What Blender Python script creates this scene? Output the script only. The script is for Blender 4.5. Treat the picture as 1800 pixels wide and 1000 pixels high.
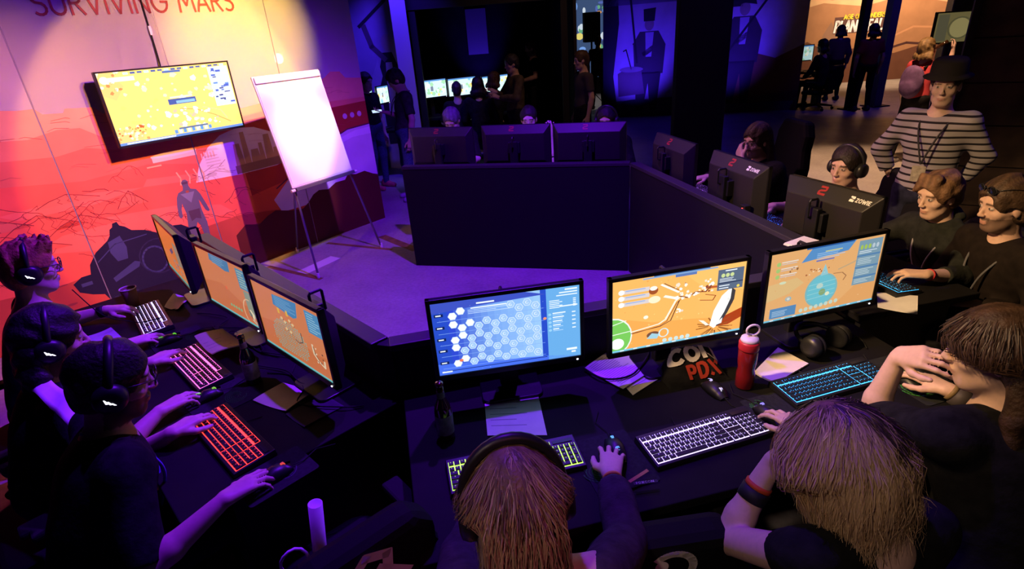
import bpy, bmesh, math, random
import numpy as np
from mathutils import Vector, Matrix

# ------------------------------------------------------------------ scene, camera, light
for o in list(bpy.data.objects): bpy.data.objects.remove(o)
scene = bpy.context.scene
C = scene.collection
random.seed(7); RNG = np.random.default_rng(7)
R = math.radians

scene.view_settings.view_transform = 'Standard'
scene.view_settings.look = 'None'
scene.view_settings.gamma = 1.0
scene.view_settings.exposure = 0.0
scene.view_settings.use_curve_mapping = False

CAM_H = 2.05
PITCH, ROLL, FOCAL_PX = R(24.542), R(-4.380), 980.0
fw = np.array([0, math.cos(PITCH), -math.sin(PITCH)]); rt0 = np.array([1., 0, 0]); up0 = np.cross(rt0, fw)
cr = math.cos(ROLL) * rt0 + math.sin(ROLL) * up0
cu = -math.sin(ROLL) * rt0 + math.cos(ROLL) * up0
cd = bpy.data.cameras.new('camera'); cam = bpy.data.objects.new('camera', cd); C.objects.link(cam)
cd.sensor_width = 36; cd.lens = FOCAL_PX / 1800 * 36; cd.clip_start = .02; cd.clip_end = 200
m = Matrix.Identity(4)
for i in range(3): m[i][0], m[i][1], m[i][2] = cr[i], cu[i], -fw[i]
m[2][3] = CAM_H
cam.matrix_world = m
scene.camera = cam

w = bpy.data.worlds.new('hall_air'); scene.world = w; w.use_nodes = True
w.node_tree.nodes['Background'].inputs[0].default_value = (.010, .008, .028, 1)
w.node_tree.nodes['Background'].inputs[1].default_value = .12

def spot(name, loc, target, color, power, angle, blend=.3, radius=.05):
    d = bpy.data.lights.new(name, 'SPOT'); o = bpy.data.objects.new(name, d); C.objects.link(o)
    d.color = color; d.energy = power; d.spot_size = R(angle); d.spot_blend = blend; d.shadow_soft_size = radius
    o.location = loc
    o.rotation_euler = (Vector(target) - Vector(loc)).to_track_quat('-Z', 'Y').to_euler()
    return o
WARM = (1.0, .50, .16); AMBER = (1.0, .62, .30); VIOLET = (.165, .010, 1.0); BLUE = (.07, .02, 1.0); PINK = (1.0, .22, .42)
# stage lamps on the truss above the ring of desks, with added ones among them
spot('stage_lamp_amber', (.85, 3.70, 4.05), (-2.78, 5.34, 1.42), (1.0, .42, .06), 1300, 30, .14, .04)
spot('stage_lamp_yellow', (.60, 3.95, 4.15), (-2.36, 5.82, 2.10), (1.0, .62, .06), 1900, 24, .8, .04)
spot('stage_lamp_ember', (.20, 3.25, 4.1), (-3.75, 4.20, .98), (1.0, .34, .10), 1050, 34, .8, .06)
spot('stage_lamp_violet', (.25, 3.45, 4.2), (-1.25, 4.05, 0), VIOLET, 1350, 100, .65, .05)
spot('stage_lamp_violet_near', (-.20, 2.32, 4.3), (-.45, 1.75, .74), VIOLET, 420, 62, .35, .04)
spot('added_lamp_chart', (.30, 3.30, 4.2), (-1.72, 5.42, 1.36), (1.0, .72, .62), 620, 12, .5, .05)  # added narrow spot that only whitens the flip chart
spot('stage_lamp_graze', (-2.9, 2.6, 4.3), (-2.15, 6.0, .7), (1.0, .36, .08), 150, 30, .6, .08)
spot('stage_lamp_fill', (-1.7, 1.5, 3.7), (2.22, 2.42, .85), AMBER, 1200, 40, .9, .10)
spot('added_lamp_hair', (-1.6, -1.2, 4.0), (.50, .80, 1.15), (1.0, .70, .55), 110, 25, .8, .12)  # added behind the near row to warm the two blond heads
spot('stage_lamp_pink', (.9, -1.6, 3.9), (-.02, .70, .95), (1.0, .20, .34), 85, 15, .8, .10)
spot('added_lamp_rose', (-.3, 4.7, 4.1), (2.0, 3.95, 1.0), (.95, .38, .62), 330, 32, .8, .10)  # extra lamp put in to lift the headset and long-haired players at right
# lamps over the rest of the hall, the dim one added
spot('hall_lamp_floor', (4.3, 6.6, 4.6), (4.8, 7.2, 0), (1.0, .56, .30), 1500, 44, .6, .1)
spot('hall_lamp_poster', (10.6, 14.2, 3.9), (11.0, 16.4, 2.0), (1.0, .64, .38), 1300, 110, .8, .1)
spot('hall_lamp_blue_a', (2.9, 12.0, .3), (3.15, 13.4, 1.25), BLUE, 220, 70, .9, .1)
spot('hall_lamp_blue_b', (4.7, 11.4, .3), (5.0, 12.9, 1.35), BLUE, 240, 66, .9, .1)
spot('hall_lamp_blue_c', (-1.15, 8.1, 3.9), (-1.45, 9.2, 1.9), BLUE, 420, 60, .7, .1)
spot('hall_lamp_blue_d', (3.2, 5.6, 4.4), (1.2, 6.6, .5), BLUE, 150, 100, .7, .1)
spot('hall_lamp_blue_e', (-.3, 13.2, .5), (-.36, 14.0, 1.75), BLUE, 60, 55, .8, .1)
spot('hall_lamp_blue_f', (7.6, 10.6, 4.2), (8.2, 12.3, .9), BLUE, 110, 60, .7, .1)
spot('hall_lamp_blue_g', (4.6, 3.6, 3.6), (2.9, 3.4, 1.1), (.20, .05, 1.), 55, 40, .6, .06)
spot('added_lamp_dim', (1.6, 6.9, 4.4), (.5, 9.2, 1.2), (1.0, .50, .34), 90, 60, .8, .1)  # added weak spot to bring the bystanders behind the far row out of black
spot('hall_lamp_far', (3.6, 16.5, 3.6), (2.9, 16.4, 0), (.9, .8, .7), 160, 70, .7, .1)

# ------------------------------------------------------------------ materials
MATS = {}
def mat(name, col, rough=.6, spec=.4, metal=0., noise=0., nscale=40., bump=0., bscale=120., emit=None, attr=False, attr_mul=None, coat=0., trans=0., alpha=1.):
    if name in MATS: return MATS[name]
    mt = bpy.data.materials.new(name); mt.use_nodes = True; nt = mt.node_tree; N = nt.nodes; Lk = nt.links
    b = N['Principled BSDF']
    b.inputs['Base Color'].default_value = (*col, 1); b.inputs['Roughness'].default_value = rough
    b.inputs['Specular IOR Level'].default_value = spec; b.inputs['Metallic'].default_value = metal
    b.inputs['Coat Weight'].default_value = coat; b.inputs['Transmission Weight'].default_value = trans
    src = None
    if attr:
        a = N.new('ShaderNodeVertexColor'); a.layer_name = 'Col'; src = a.outputs['Color']
    tc = N.new('ShaderNodeTexCoord')
    if noise > 0:
        n = N.new('ShaderNodeTexNoise'); n.inputs['Scale'].default_value = nscale; n.inputs['Detail'].default_value = 5
        Lk.new(tc.outputs['Object'], n.inputs['Vector'])
        mr = N.new('ShaderNodeMapRange'); mr.inputs[1].default_value = .3; mr.inputs[2].default_value = .7
        mr.inputs[3].default_value = 1 - noise; mr.inputs[4].default_value = 1 + noise
        Lk.new(n.outputs['Fac'], mr.inputs[0])
        mx = N.new('ShaderNodeMix'); mx.data_type = 'RGBA'; mx.blend_type = 'MULTIPLY'; mx.inputs[0].default_value = 1
        if src is not None: Lk.new(src, mx.inputs[6])
        else: mx.inputs[6].default_value = (*col, 1)
        Lk.new(mr.outputs[0], mx.inputs[7]); src = mx.outputs[2]
    if src is not None: Lk.new(src, b.inputs['Base Color'])
    if bump > 0:
        n2 = N.new('ShaderNodeTexNoise'); n2.inputs['Scale'].default_value = bscale; n2.inputs['Detail'].default_value = 4
        Lk.new(tc.outputs['Object'], n2.inputs['Vector'])
        bp = N.new('ShaderNodeBump'); bp.inputs['Strength'].default_value = bump; bp.inputs['Distance'].default_value = .01
        Lk.new(n2.outputs['Fac'], bp.inputs['Height']); Lk.new(bp.outputs[0], b.inputs['Normal'])
    if emit is not None:
        b.inputs['Emission Strength'].default_value = emit
        b.inputs['Emission Color'].default_value = (*col, 1)
        if attr: Lk.new(src, b.inputs['Emission Color'])
    MATS[name] = mt
    return mt
def screen_mat(name, strength):
    if name in MATS: return MATS[name]
    mt = bpy.data.materials.new(name); mt.use_nodes = True; nt = mt.node_tree
    b = nt.nodes['Principled BSDF']; a = nt.nodes.new('ShaderNodeVertexColor'); a.layer_name = 'Col'
    b.inputs['Base Color'].default_value = (.01, .01, .012, 1); b.inputs['Roughness'].default_value = .35
    nt.links.new(a.outputs['Color'], b.inputs['Emission Color']); b.inputs['Emission Strength'].default_value = strength
    MATS[name] = mt; return mt
def srgb(r, g, b):
    f = lambda c: (c / 255 / 12.92) if c / 255 <= .04045 else ((c / 255 + .055) / 1.055) ** 2.4
    return (f(r), f(g), f(b))

black_plastic = mat('black_plastic', (.010, .010, .011), .42, .4, bump=.05, bscale=400)
satin_black = mat('satin_black', (.012, .012, .014), .3, .5)
black_panel = mat('black_panel', (.004, .004, .0045), .65, .25, bump=.05, bscale=200)
edge_strip = mat('edge_strip', (.030, .027, .027), .45, .4)
desk_black = mat('desk_black', (.0060, .0055, .0060), .75, .18, noise=.25, nscale=9, bump=.03, bscale=300)
key_black = mat('key_black', (.012, .012, .014), .5, .4)
rubber = mat('rubber', (.012, .012, .012), .8, .2)
steel = mat('steel', (.45, .45, .48), .3, .5, metal=1.)
grey_metal = mat('grey_metal', (.30, .30, .34), .35, .5, metal=.8)
white_paint = mat('white_paint', (.75, .74, .73), .5)
paper_mat = mat('paper_print', (.8, .8, .8), .7, .2, attr=True)
print_mat = mat('wall_print', (.8, .8, .8), .55, .25, attr=True, noise=.10, nscale=3.0)
cloth_black = mat('cloth_black', (.012, .012, .013), .95, .1, noise=.4, nscale=25, bump=.25, bscale=60)
cloth_navy = mat('cloth_navy', (.022, .024, .045), .95, .1, noise=.3, nscale=25, bump=.25, bscale=60)
denim = mat('denim', (.045, .075, .16), .9, .1, noise=.3, nscale=60, bump=.15, bscale=200)
leather = mat('leather', (.006, .006, .007), .75, .15, bump=.1, bscale=250)

# ------------------------------------------------------------------ mesh helpers
def link(o, parent=None):
    C.objects.link(o)
    if parent is not None: o.parent = parent
    return o
def mesh_obj(name, V, Fc, mt, parent=None, smooth=False, cols=None, vcols=None):
    me = bpy.data.meshes.new(name)
    V = np.asarray(V, np.float32)
    if isinstance(Fc, np.ndarray):
        nf, k = Fc.shape
        me.vertices.add(len(V)); me.vertices.foreach_set('co', V.ravel())
        me.loops.add(nf * k); me.loops.foreach_set('vertex_index', Fc.astype(np.int32).ravel())
        me.polygons.add(nf); me.polygons.foreach_set('loop_start', np.arange(0, nf * k, k, dtype=np.int32))
        me.update(calc_edges=True)
    else:
        me.from_pydata(V.tolist(), [], [list(f) for f in Fc])
    if cols is not None:                                   # one colour per face
        a = me.color_attributes.new('Col', 'FLOAT_COLOR', 'CORNER'); buf = np.ones((len(me.loops), 4), np.float32); i = 0
        for f, c in zip(Fc, cols):
            n = len(f); buf[i:i + n, :3] = c; i += n
        a.data.foreach_set('color', buf.ravel())
    if vcols is not None:
        a = me.color_attributes.new('Col', 'FLOAT_COLOR', 'POINT'); buf = np.ones((len(V), 4), np.float32); buf[:, :3] = vcols
        a.data.foreach_set('color', buf.ravel())
    if smooth: me.polygons.foreach_set('use_smooth', np.ones(len(me.polygons), bool))
    if mt is not None:
        for x in (mt if isinstance(mt, (list, tuple)) else [mt]): me.materials.append(x)
    o = bpy.data.objects.new(name, me)
    return link(o, parent)
def bevel(o, width=.004, seg=2):
    b = o.modifiers.new('bevel', 'BEVEL'); b.width = width; b.segments = seg; b.limit_method = 'ANGLE'; b.angle_limit = R(35)
    return o
def tag(o, label=None, cat=None, group=None, kind=None):
    if label: o['label'] = label
    if cat: o['category'] = cat
    if group: o['group'] = group
    if kind: o['kind'] = kind
    return o
def thing(name, label, cat, loc=(0, 0, 0), rz=0., group=None):
    o = bpy.data.objects.new(name, None); link(o); o.empty_display_size = .1
    o.location = loc; o.rotation_euler = (0, 0, rz)
    return tag(o, label, cat, group)
def frame_of(d):
    d = np.asarray(d, float); d = d / np.linalg.norm(d)
    a = np.array([0, 0, 1.]) if abs(d[2]) < .9 else np.array([1., 0, 0])
    x = np.cross(a, d); x /= np.linalg.norm(x); return x, np.cross(d, x), d
class MB:
    def __init__(s): s.v = []; s.f = []; s.c = []; s.col = None
    def _add(s, vs, fs):
        n = len(s.v); s.v += [tuple(map(float, p)) for p in vs]; s.f += [tuple(n + i for i in f) for f in fs]; s.c += [s.col] * len(fs); return s
    def box(s, c, size, rot=None):
        x, y, z = [k / 2 for k in size]
        P = np.array([(i, j, k) for k in (-z, z) for (i, j) in ((-x, -y), (x, -y), (x, y), (-x, y))])
        if rot is not None: P = P @ np.array(rot).T
        return s._add(P + np.array(c), [(3, 2, 1, 0), (4, 5, 6, 7), (0, 1, 5, 4), (1, 2, 6, 5), (2, 3, 7, 6), (3, 0, 4, 7)])
    def hull8(s, bot, top):          # two quads (counter-clockwise from above)
        return s._add(list(bot) + list(top), [(3, 2, 1, 0), (4, 5, 6, 7), (0, 1, 5, 4), (1, 2, 6, 5), (2, 3, 7, 6), (3, 0, 4, 7)])
    def cyl(s, a, b, r0, r1=None, n=14, caps=True):
        r1 = r0 if r1 is None else r1; a = np.array(a, float); b = np.array(b, float); x, y, d = frame_of(b - a)
        V = []
        for p, r in ((a, r0), (b, r1)):
            for i in range(n):
                t = 2 * math.pi * i / n; V.append(p + r * (math.cos(t) * x + math.sin(t) * y))
        Fc = [(i, (i + 1) % n, n + (i + 1) % n, n + i) for i in range(n)]
        if caps: Fc += [tuple(range(n - 1, -1, -1)), tuple(range(n, 2 * n))]
        return s._add(V, Fc)
    def tube(s, pts, r, n=8, closed=False):
        P = [np.array(p, float) for p in pts]; m_ = len(P); V = []; prev = None
        rr = r if hasattr(r, '__len__') else [r] * m_
        for i in range(m_):
            if closed: t = P[(i + 1) % m_] - P[i - 1]
            else: t = P[min(i + 1, m_ - 1)] - P[max(i - 1, 0)]
            t = t / (np.linalg.norm(t) + 1e-9)
            if prev is None: x, y, _ = frame_of(t)
            else:
                x = prev - t * (prev @ t); x /= np.linalg.norm(x) + 1e-9; y = np.cross(t, x)
            prev = x
            for k in range(n):
                a = 2 * math.pi * k / n; V.append(P[i] + rr[i] * (math.cos(a) * x + math.sin(a) * y))
        Fc = []
        for i in range(m_ if closed else m_ - 1):
            j = (i + 1) % m_
            for k in range(n): Fc.append((i * n + k, i * n + (k + 1) % n, j * n + (k + 1) % n, j * n + k))
        if not closed: Fc += [tuple(range(n - 1, -1, -1)), tuple(range((m_ - 1) * n, m_ * n))]
        return s._add(V, Fc)
    def lathe(s, prof, n=20, org=(0, 0, 0), axis=(0, 0, 1)):
        x, y, d = frame_of(axis); o = np.array(org, float); V = []
        for r, h in prof:
            for i in range(n):
                t = 2 * math.pi * i / n; V.append(o + d * h + max(r, 1e-4) * (math.cos(t) * x + math.sin(t) * y))
        m_ = len(prof)
        Fc = [(i * n + k, i * n + (k + 1) % n, (i + 1) * n + (k + 1) % n, (i + 1) * n + k) for i in range(m_ - 1) for k in range(n)]
        Fc += [tuple(range(n - 1, -1, -1)), tuple(range((m_ - 1) * n, m_ * n))]
        return s._add(V, Fc)
    def prism(s, pts, z0, z1):       # outline in xy, extruded in z
        n = len(pts)
        V = [(p[0], p[1], z0) for p in pts] + [(p[0], p[1], z1) for p in pts]
        return s._add(V, [tuple(range(n - 1, -1, -1)), tuple(range(n, 2 * n))] + [(i, (i + 1) % n, n + (i + 1) % n, n + i) for i in range(n)])
    def build(s, name, mt, parent=None, smooth=False, bev=0):
        o = mesh_obj(name, s.v, s.f, mt, parent, smooth, cols=s.c if s.c and s.c[0] is not None else None)
        if bev: bevel(o, bev)
        return o
def rotm(ax, deg):
    return np.array(Matrix.Rotation(R(deg), 3, ax))
def rrect(cx, cy, w_, h_, r, n=5):
    out = []
    for sx, sy, a0 in ((1, 1, 0), (-1, 1, 90), (-1, -1, 180), (1, -1, 270)):
        for i in range(n + 1):
            a = R(a0 + 90 * i / n); out.append((cx + sx * (w_ / 2 - r) + r * math.cos(a), cy + sy * (h_ / 2 - r) + r * math.sin(a)))
    return out

# ------------------------------------------------------------------ flat print: coloured outlines on a real surface
def clip_poly(P, ax, lim, keep_less):
    out = []; n = len(P)
    for i in range(n):
        a, b = P[i], P[(i + 1) % n]
        ia = (a[ax] <= lim) if keep_less else (a[ax] >= lim); ib = (b[ax] <= lim) if keep_less else (b[ax] >= lim)
        if ia: out.append(a)
        if ia != ib:
            t = (lim - a[ax]) / (b[ax] - a[ax]); out.append((a[0] + t * (b[0] - a[0]), a[1] + t * (b[1] - a[1])))
    return out
class Print:
    """outlines in a 2-D frame, each with a colour and a layer; turned into one thin mesh"""
    def __init__(s): s.it = []
    def poly(s, P, col, layer=1): s.it.append(([tuple(map(float, p)) for p in P], col, layer)); return s
    def rect(s, x0, y0, x1, y1, col, layer=1): return s.poly([(x0, y0), (x1, y0), (x1, y1), (x0, y1)], col, layer)
    def ell(s, cx, cy, rx, ry, col, layer=1, n=20, a0=0, a1=360):
        P = [(cx + rx * math.cos(R(a0 + (a1 - a0) * i / n)), cy + ry * math.sin(R(a0 + (a1 - a0) * i / n))) for i in range(n + (0 if a1 - a0 == 360 else 1))]
        return s.poly(P, col, layer)
    def line(s, P, wd, col, layer=2):
        for a, b in zip(P[:-1], P[1:]):
            dx, dy = b[0] - a[0], b[1] - a[1]; l = math.hypot(dx, dy) + 1e-9; nx, ny = -dy / l * wd / 2, dx / l * wd / 2; ex, ey = dx / l * wd * .3, dy / l * wd * .3
            s.poly([(a[0] + nx - ex, a[1] + ny - ey), (a[0] - nx - ex, a[1] - ny - ey), (b[0] - nx + ex, b[1] - ny + ey), (b[0] + nx + ex, b[1] + ny + ey)], col, layer)
        return s
    def ring(s, cx, cy, r, wd, col, layer=2, n=20, a0=0, a1=360, ry=None):
        ry = r if ry is None else ry
        return s.line([(cx + r * math.cos(R(a0 + (a1 - a0) * i / n)), cy + ry * math.sin(R(a0 + (a1 - a0) * i / n))) for i in range(n + 1)], wd, col, layer)
    def build(s, name, mt, parent, to3, step=.0004, x0=None, x1=None, y0=None, y1=None):
        V = []; Fc = []; cols = []
        for P, c, l in s.it:
            for ax, lim, less in ((0, x0, False), (0, x1, True), (1, y0, False), (1, y1, True)):
                if lim is not None and len(P) >= 3: P = clip_poly(P, ax, lim, less)
            if len(P) < 3: continue
            A = sum(P[i][0] * P[(i + 1) % len(P)][1] - P[(i + 1) % len(P)][0] * P[i][1] for i in range(len(P)))
            if abs(A) < 1e-9: continue
            if A < 0: P = P[::-1]
            n = len(V); V += [to3(p[0], p[1], l * step) for p in P]; Fc.append(tuple(range(n, n + len(P)))); cols.append(c)
        return mesh_obj(name, V, Fc, mt, parent, cols=cols)
def arc(cx, cy, rx, ry, a0, a1, n=8):
    return [(cx + rx * math.cos(R(a0 + (a1 - a0) * i / n)), cy + ry * math.sin(R(a0 + (a1 - a0) * i / n))) for i in range(n + 1)]
LET = {   # stroke letters in a box one unit high: (width, strokes)
 'S': (.62, [arc(.31, .74, .27, .24, 40, 270) + arc(.31, .26, .27, .24, 90, -140)[1:]]),
 'U': (.72, [[(.06, 1), (.06, .32)] + arc(.36, .32, .30, .30, 180, 360) + [(.66, 1)]]),
 'R': (.64, [[(.06, 0), (.06, 1), (.34, 1)] + arc(.34, .74, .24, .26, 90, -90) + [(.08, .48)], [(.30, .48), (.62, 0)]]),
 'V': (.74, [[(.02, 1), (.37, 0), (.72, 1)]]), 'I': (.16, [[(.08, 0), (.08, 1)]]),
 'N': (.78, [[(.06, 0), (.06, 1), (.72, 0), (.72, 1)]]),
 'G': (.86, [arc(.46, .5, .40, .48, 45, 360, 16), [(.86, .48), (.52, .48)]]),
 'M': (.92, [[(.04, 0), (.12, 1), (.46, .30), (.80, 1), (.88, 0)]]),
 'A': (.74, [[(.02, 0), (.37, 1), (.72, 0)], [(.14, .32), (.60, .32)]]),
 'P': (.6, [[(.08, 0), (.08, 1), (.34, 1)] + arc(.34, .72, .22, .28, 90, -90) + [(.08, .44)]]),
 'L': (.5, [[(.08, 1), (.08, .04), (.48, .04)]]), 'E': (.55, [[(.52, .96), (.08, .96), (.08, .04), (.52, .04)], [(.08, .5), (.46, .5)]]),
 'T': (.6, [[(.02, .95), (.58, .95)], [(.3, .95), (.3, 0)]]), 'F': (.52, [[(.08, 0), (.08, .95), (.5, .95)], [(.08, .5), (.44, .5)]]),
 'O': (.8, [arc(.4, .5, .34, .46, 0, 360, 18)]), 'C': (.74, [arc(.42, .5, .36, .46, 45, 315, 14)]),
 'D': (.7, [[(.08, 0), (.08, 1), (.3, 1)] + arc(.3, .5, .34, .5, 90, -90) + [(.08, 0)]]), 'X': (.66, [[(.04, 1), (.62, 0)], [(.62, 1), (.04, 0)]]),
 'Z': (.6, [[(.04, .95), (.56, .95), (.04, .05), (.56, .05)]]), 'W': (1., [[(.02, 1), (.25, 0), (.5, .8), (.75, 0), (.98, 1)]]),
}
def lettering(pr, text, x, y, h, wd, col, layer, gap=.12, space=.45, width=None, slant=0.):
    tot = sum((LET[c][0] + gap) if c != ' ' else space for c in text) - gap
    sx = h if width is None else width / tot
    for c in text:
        if c == ' ': x += space * sx; continue
        for st in LET[c][1]: pr.line([(x + (p[0] + slant * p[1]) * sx, y + p[1] * h) for p in st], wd, col, layer)
        x += (LET[c][0] + gap) * sx

# ------------------------------------------------------------------ the setting: floor, ceiling, walls
def floor_material():
    mt = bpy.data.materials.new('concrete_floor'); mt.use_nodes = True; nt = mt.node_tree; N = nt.nodes; Lk = nt.links; b = N['Principled BSDF']
    tc = N.new('ShaderNodeTexCoord')
    n1 = N.new('ShaderNodeTexNoise'); n1.inputs['Scale'].default_value = 1.3; n1.inputs['Detail'].default_value = 8; n1.inputs['Roughness'].default_value = .65
    n2 = N.new('ShaderNodeTexNoise'); n2.inputs['Scale'].default_value = 35; n2.inputs['Detail'].default_value = 6
    n3 = N.new('ShaderNodeTexNoise'); n3.inputs['Scale'].default_value = 4.5; n3.inputs['Detail'].default_value = 4
    for n in (n1, n2, n3): Lk.new(tc.outputs['Object'], n.inputs['Vector'])
    cr_ = N.new('ShaderNodeValToRGB'); e = cr_.color_ramp.elements
    e[0].position = .3; e[0].color = (.20, .18, .17, 1); e[1].position = .72; e[1].color = (.42, .39, .37, 1)
    mx = N.new('ShaderNodeMix'); mx.data_type = 'FLOAT'; mx.inputs[0].default_value = .35
    Lk.new(n1.outputs['Fac'], mx.inputs[2]); Lk.new(n2.outputs['Fac'], mx.inputs[3]); Lk.new(mx.outputs[0], cr_.inputs[0])
    Lk.new(cr_.outputs[0], b.inputs['Base Color'])
    mr = N.new('ShaderNodeMapRange'); mr.inputs[3].default_value = .32; mr.inputs[4].default_value = .62; Lk.new(n3.outputs['Fac'], mr.inputs[0]); Lk.new(mr.outputs[0], b.inputs['Roughness'])
    bp = N.new('ShaderNodeBump'); bp.inputs['Strength'].default_value = .12; bp.inputs['Distance'].default_value = .01
    Lk.new(n2.outputs['Fac'], bp.inputs['Height']); Lk.new(bp.outputs[0], b.inputs['Normal'])
    return mt
fl = MB().box((2.5, 8, -.05), (20, 24, .1)).build('floor', floor_material()); tag(fl, 'polished concrete hall floor under violet light', None, kind='structure')
dark_wall = mat('dark_wall', (.020, .018, .022), .8, .2, noise=.3, nscale=2, bump=.1, bscale=30)
black_drape = mat('black_drape', (.006, .006, .007), .95, .1)
tag(MB().box((2.5, 8, 5.3), (20, 24, .2)).build('ceiling', black_drape), 'black hall ceiling', kind='structure')
tag(MB().box((2.5, 19.9, 2.6), (20, .2, 5.4)).build('wall_back', dark_wall), 'dark rear wall of the hall', kind='structure')
tag(MB().box((12.4, 8, 2.6), (.2, 24, 5.4)).build('wall_right', dark_wall), 'dark right side wall of the hall', kind='structure')
tag(MB().box((2.5, -3.9, 2.6), (20, .2, 5.4)).build('wall_front', dark_wall), 'dark wall of the hall behind the players', kind='structure')
tag(MB().box((-7.4, 8, 2.6), (.2, 24, 5.4)).build('wall_side', dark_wall), 'dark outer wall of the hall', kind='structure')

# ---- mural wall: five printed panels
WALL_P = (-1.548, 6.805, 0.); WALL_A = R(50)
wall = MB().box((-2.52, .03, 1.55), (5.06, .03, 3.1)).build('wall_left', black_panel)
wall.location = WALL_P; wall.rotation_euler = (0, 0, WALL_A); tag(wall, 'printed mural wall with a red desert landscape', kind='structure')
mur = Print()
SKY = (.86, .54, .19); SKY2 = (.66, .34, .17)
FAR = (.82, .38, .20); MID = (.80, .24, .13); MID2 = (.76, .16, .09); PLAIN = (.84, .125, .070); PLAIN2 = (.90, .17, .10); DEEP = (.42, .045, .022); FORE = (.50, .075, .040); BLK = (.10, .015, .012); INK = (.22, .03, .03)
mur.rect(-5.2, 0, .1, 3.1, SKY, 0)
mur.poly([(-5.2, 3.1), (-5.2, 2.75), (-3.6, 2.62), (-2, 2.9), (-.8, 2.7), (.1, 2.5), (.1, 3.1)], SKY2, 1)
mur.poly([(-5.2, 0), (-5.2, 1.70), (-4.6, 1.78), (-4.1, 1.70), (-3.6, 1.78), (-3.23, 1.77), (-3.13, 1.755), (-3.03, 1.755), (-2.99, 1.71), (-2.86, 1.70), (-2.84, 1.73), (-2.65, 1.715), (-2.6, 1.66), (-2.2, 1.60), (-1.8, 1.62), (-1.45, 1.54), (-1.2, 1.56), (-.99, 1.53), (-.8, 1.56), (-.62, 1.58), (-.56, 1.68), (-.46, 1.72), (-.38, 1.77), (-.26, 1.76), (-.2, 1.69), (.1, 1.66), (.1, 0)], FAR, 2)
mur.poly([(-5.2, 0), (-5.2, 1.52), (-4.3, 1.60), (-3.7, 1.50), (-3.3, 1.56), (-3.14, 1.545), (-2.94, 1.585), (-2.79, 1.575), (-2.66, 1.48), (-2.3, 1.44), (-1.9, 1.46), (-1.5, 1.42), (-1.0, 1.44), (-.5, 1.47), (.1, 1.46), (.1, 0)], MID, 3)
mur.poly([(-5.2, 0), (-5.2, 1.44), (-4.0, 1.40), (-3.35, 1.42), (-3.01, 1.39), (-2.8, 1.42), (-2.61, 1.37), (-2.4, 1.35), (-2.0, 1.37), (-1.4, 1.36), (-.8, 1.38), (.1, 1.36), (.1, 0)], MID2, 4)
mur.poly([(-5.2, 0), (-5.2, 1.16), (-4.0, 1.20), (-3.4, 1.24), (-2.9, 1.17), (-2.4, 1.20), (-1.9, 1.10), (-1.4, 1.10), (.1, 1.05), (.1, 0)], PLAIN, 5)
for P in ([(-3.4, .70), (-3.0, .86), (-2.3, .80), (-1.9, .70), (-1.8, .60), (-2.4, .58), (-3.0, .60)], [(-3.5, 1.04), (-2.9, 1.07), (-2.5, 1.02), (-2.9, .97), (-3.4, .98)], [(-4.6, .9), (-3.6, .95), (-3.7, .75), (-4.4, .7)], [(-2.45, 1.08), (-1.95, 1.03), (-2.05, .98), (-2.5, 1.02)]): mur.poly(P, PLAIN2, 6)
mur.poly([(-1.55, 0), (-1.6, 1.37), (-1.2, 1.42), (-.6, 1.40), (.1, 1.42), (.1, 0)], DEEP, 6)            # rust coloured slope on the right
mur.poly([(-1.6, .70), (-.8, .82), (.1, .74), (.1, 0), (-1.6, 0)], (.66, .10, .03), 7)
mur.poly([(-5.2, 0), (-5.2, .52), (-4.0, .46), (-3.3, .40), (-2.9, .44), (-2.44, .46), (-2.11, .53), (-1.76, .55), (-1.4, .50), (-1.0, .42), (.1, .42), (.1, 0)], FORE, 7)
# fissures and ridge lines
rr = random.Random(3)
def crack(x, y, n, st, wd, layer=8):
    P = [(x, y)]; d = rr.uniform(-.35, .25)
    for j in range(n):
        d = max(-.7, min(.7, d + rr.uniform(-.6, .6))); x += st * rr.uniform(.5, 1.3); y += st * d; P.append((x, y))
        if rr.random() < .28:
            q = [(x, y)]; bx_, by_ = x, y
            for k in range(rr.randint(2, 4)): bx_ += st * rr.uniform(-.2, .8); by_ -= st * rr.uniform(.2, .9); q.append((bx_, by_))
            mur.line(q, wd * .7, INK, layer)
    mur.line(P, wd, INK, layer)
for k in range(46): crack(rr.uniform(-4.6, -1.75), rr.uniform(.50, 1.16), rr.randint(4, 11), rr.uniform(.025, .05), rr.uniform(.0026, .0050))
for pk in ((-3.28, .99, .30, .15), (-3.02, .92, .26, .13), (-3.40, .82, .26, .12), (-2.62, 1.02, .12, .13), (-3.62, 1.06, .3, .14), (-3.05, 1.10, .22, .07), (-4.1, 1.0, .3, .15)):       # low rocky peaks
    x, y, a, h = pk
    mur.poly([(x - a, y - h), (x - a * .55, y - h * .42), (x - a * .3, y - h * .25), (x, y), (x + a * .22, y - h * .2), (x + a * .5, y - h * .5), (x + a, y - h)], PLAIN if y < 1.0 else MID2, 7)
    mur.line([(x - a, y - h), (x - a * .55, y - h * .42), (x - a * .3, y - h * .25), (x, y), (x + a * .22, y - h * .2), (x + a * .5, y - h * .5), (x + a, y - h)], .0052, INK, 8)
    for q in (-.3, .0, .22): mur.line([(x + a * q, y - h * (.25 if q else 0)), (x + a * (q + .08), y - h * .5), (x + a * (q - .02), y - h * .72), (x + a * (q + .1), y - h * .98)], .0034, INK, 8)
for k in range(60):
    x = rr.uniform(-4.4, -.2); y = rr.uniform(1.2, 1.66); mur.line([(x, y), (x + rr.uniform(.03, .12), y + rr.uniform(-.015, .02)), (x + rr.uniform(.12, .2), y + rr.uniform(-.03, .005))], .0022, (.45, .12, .09), 8)
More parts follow.
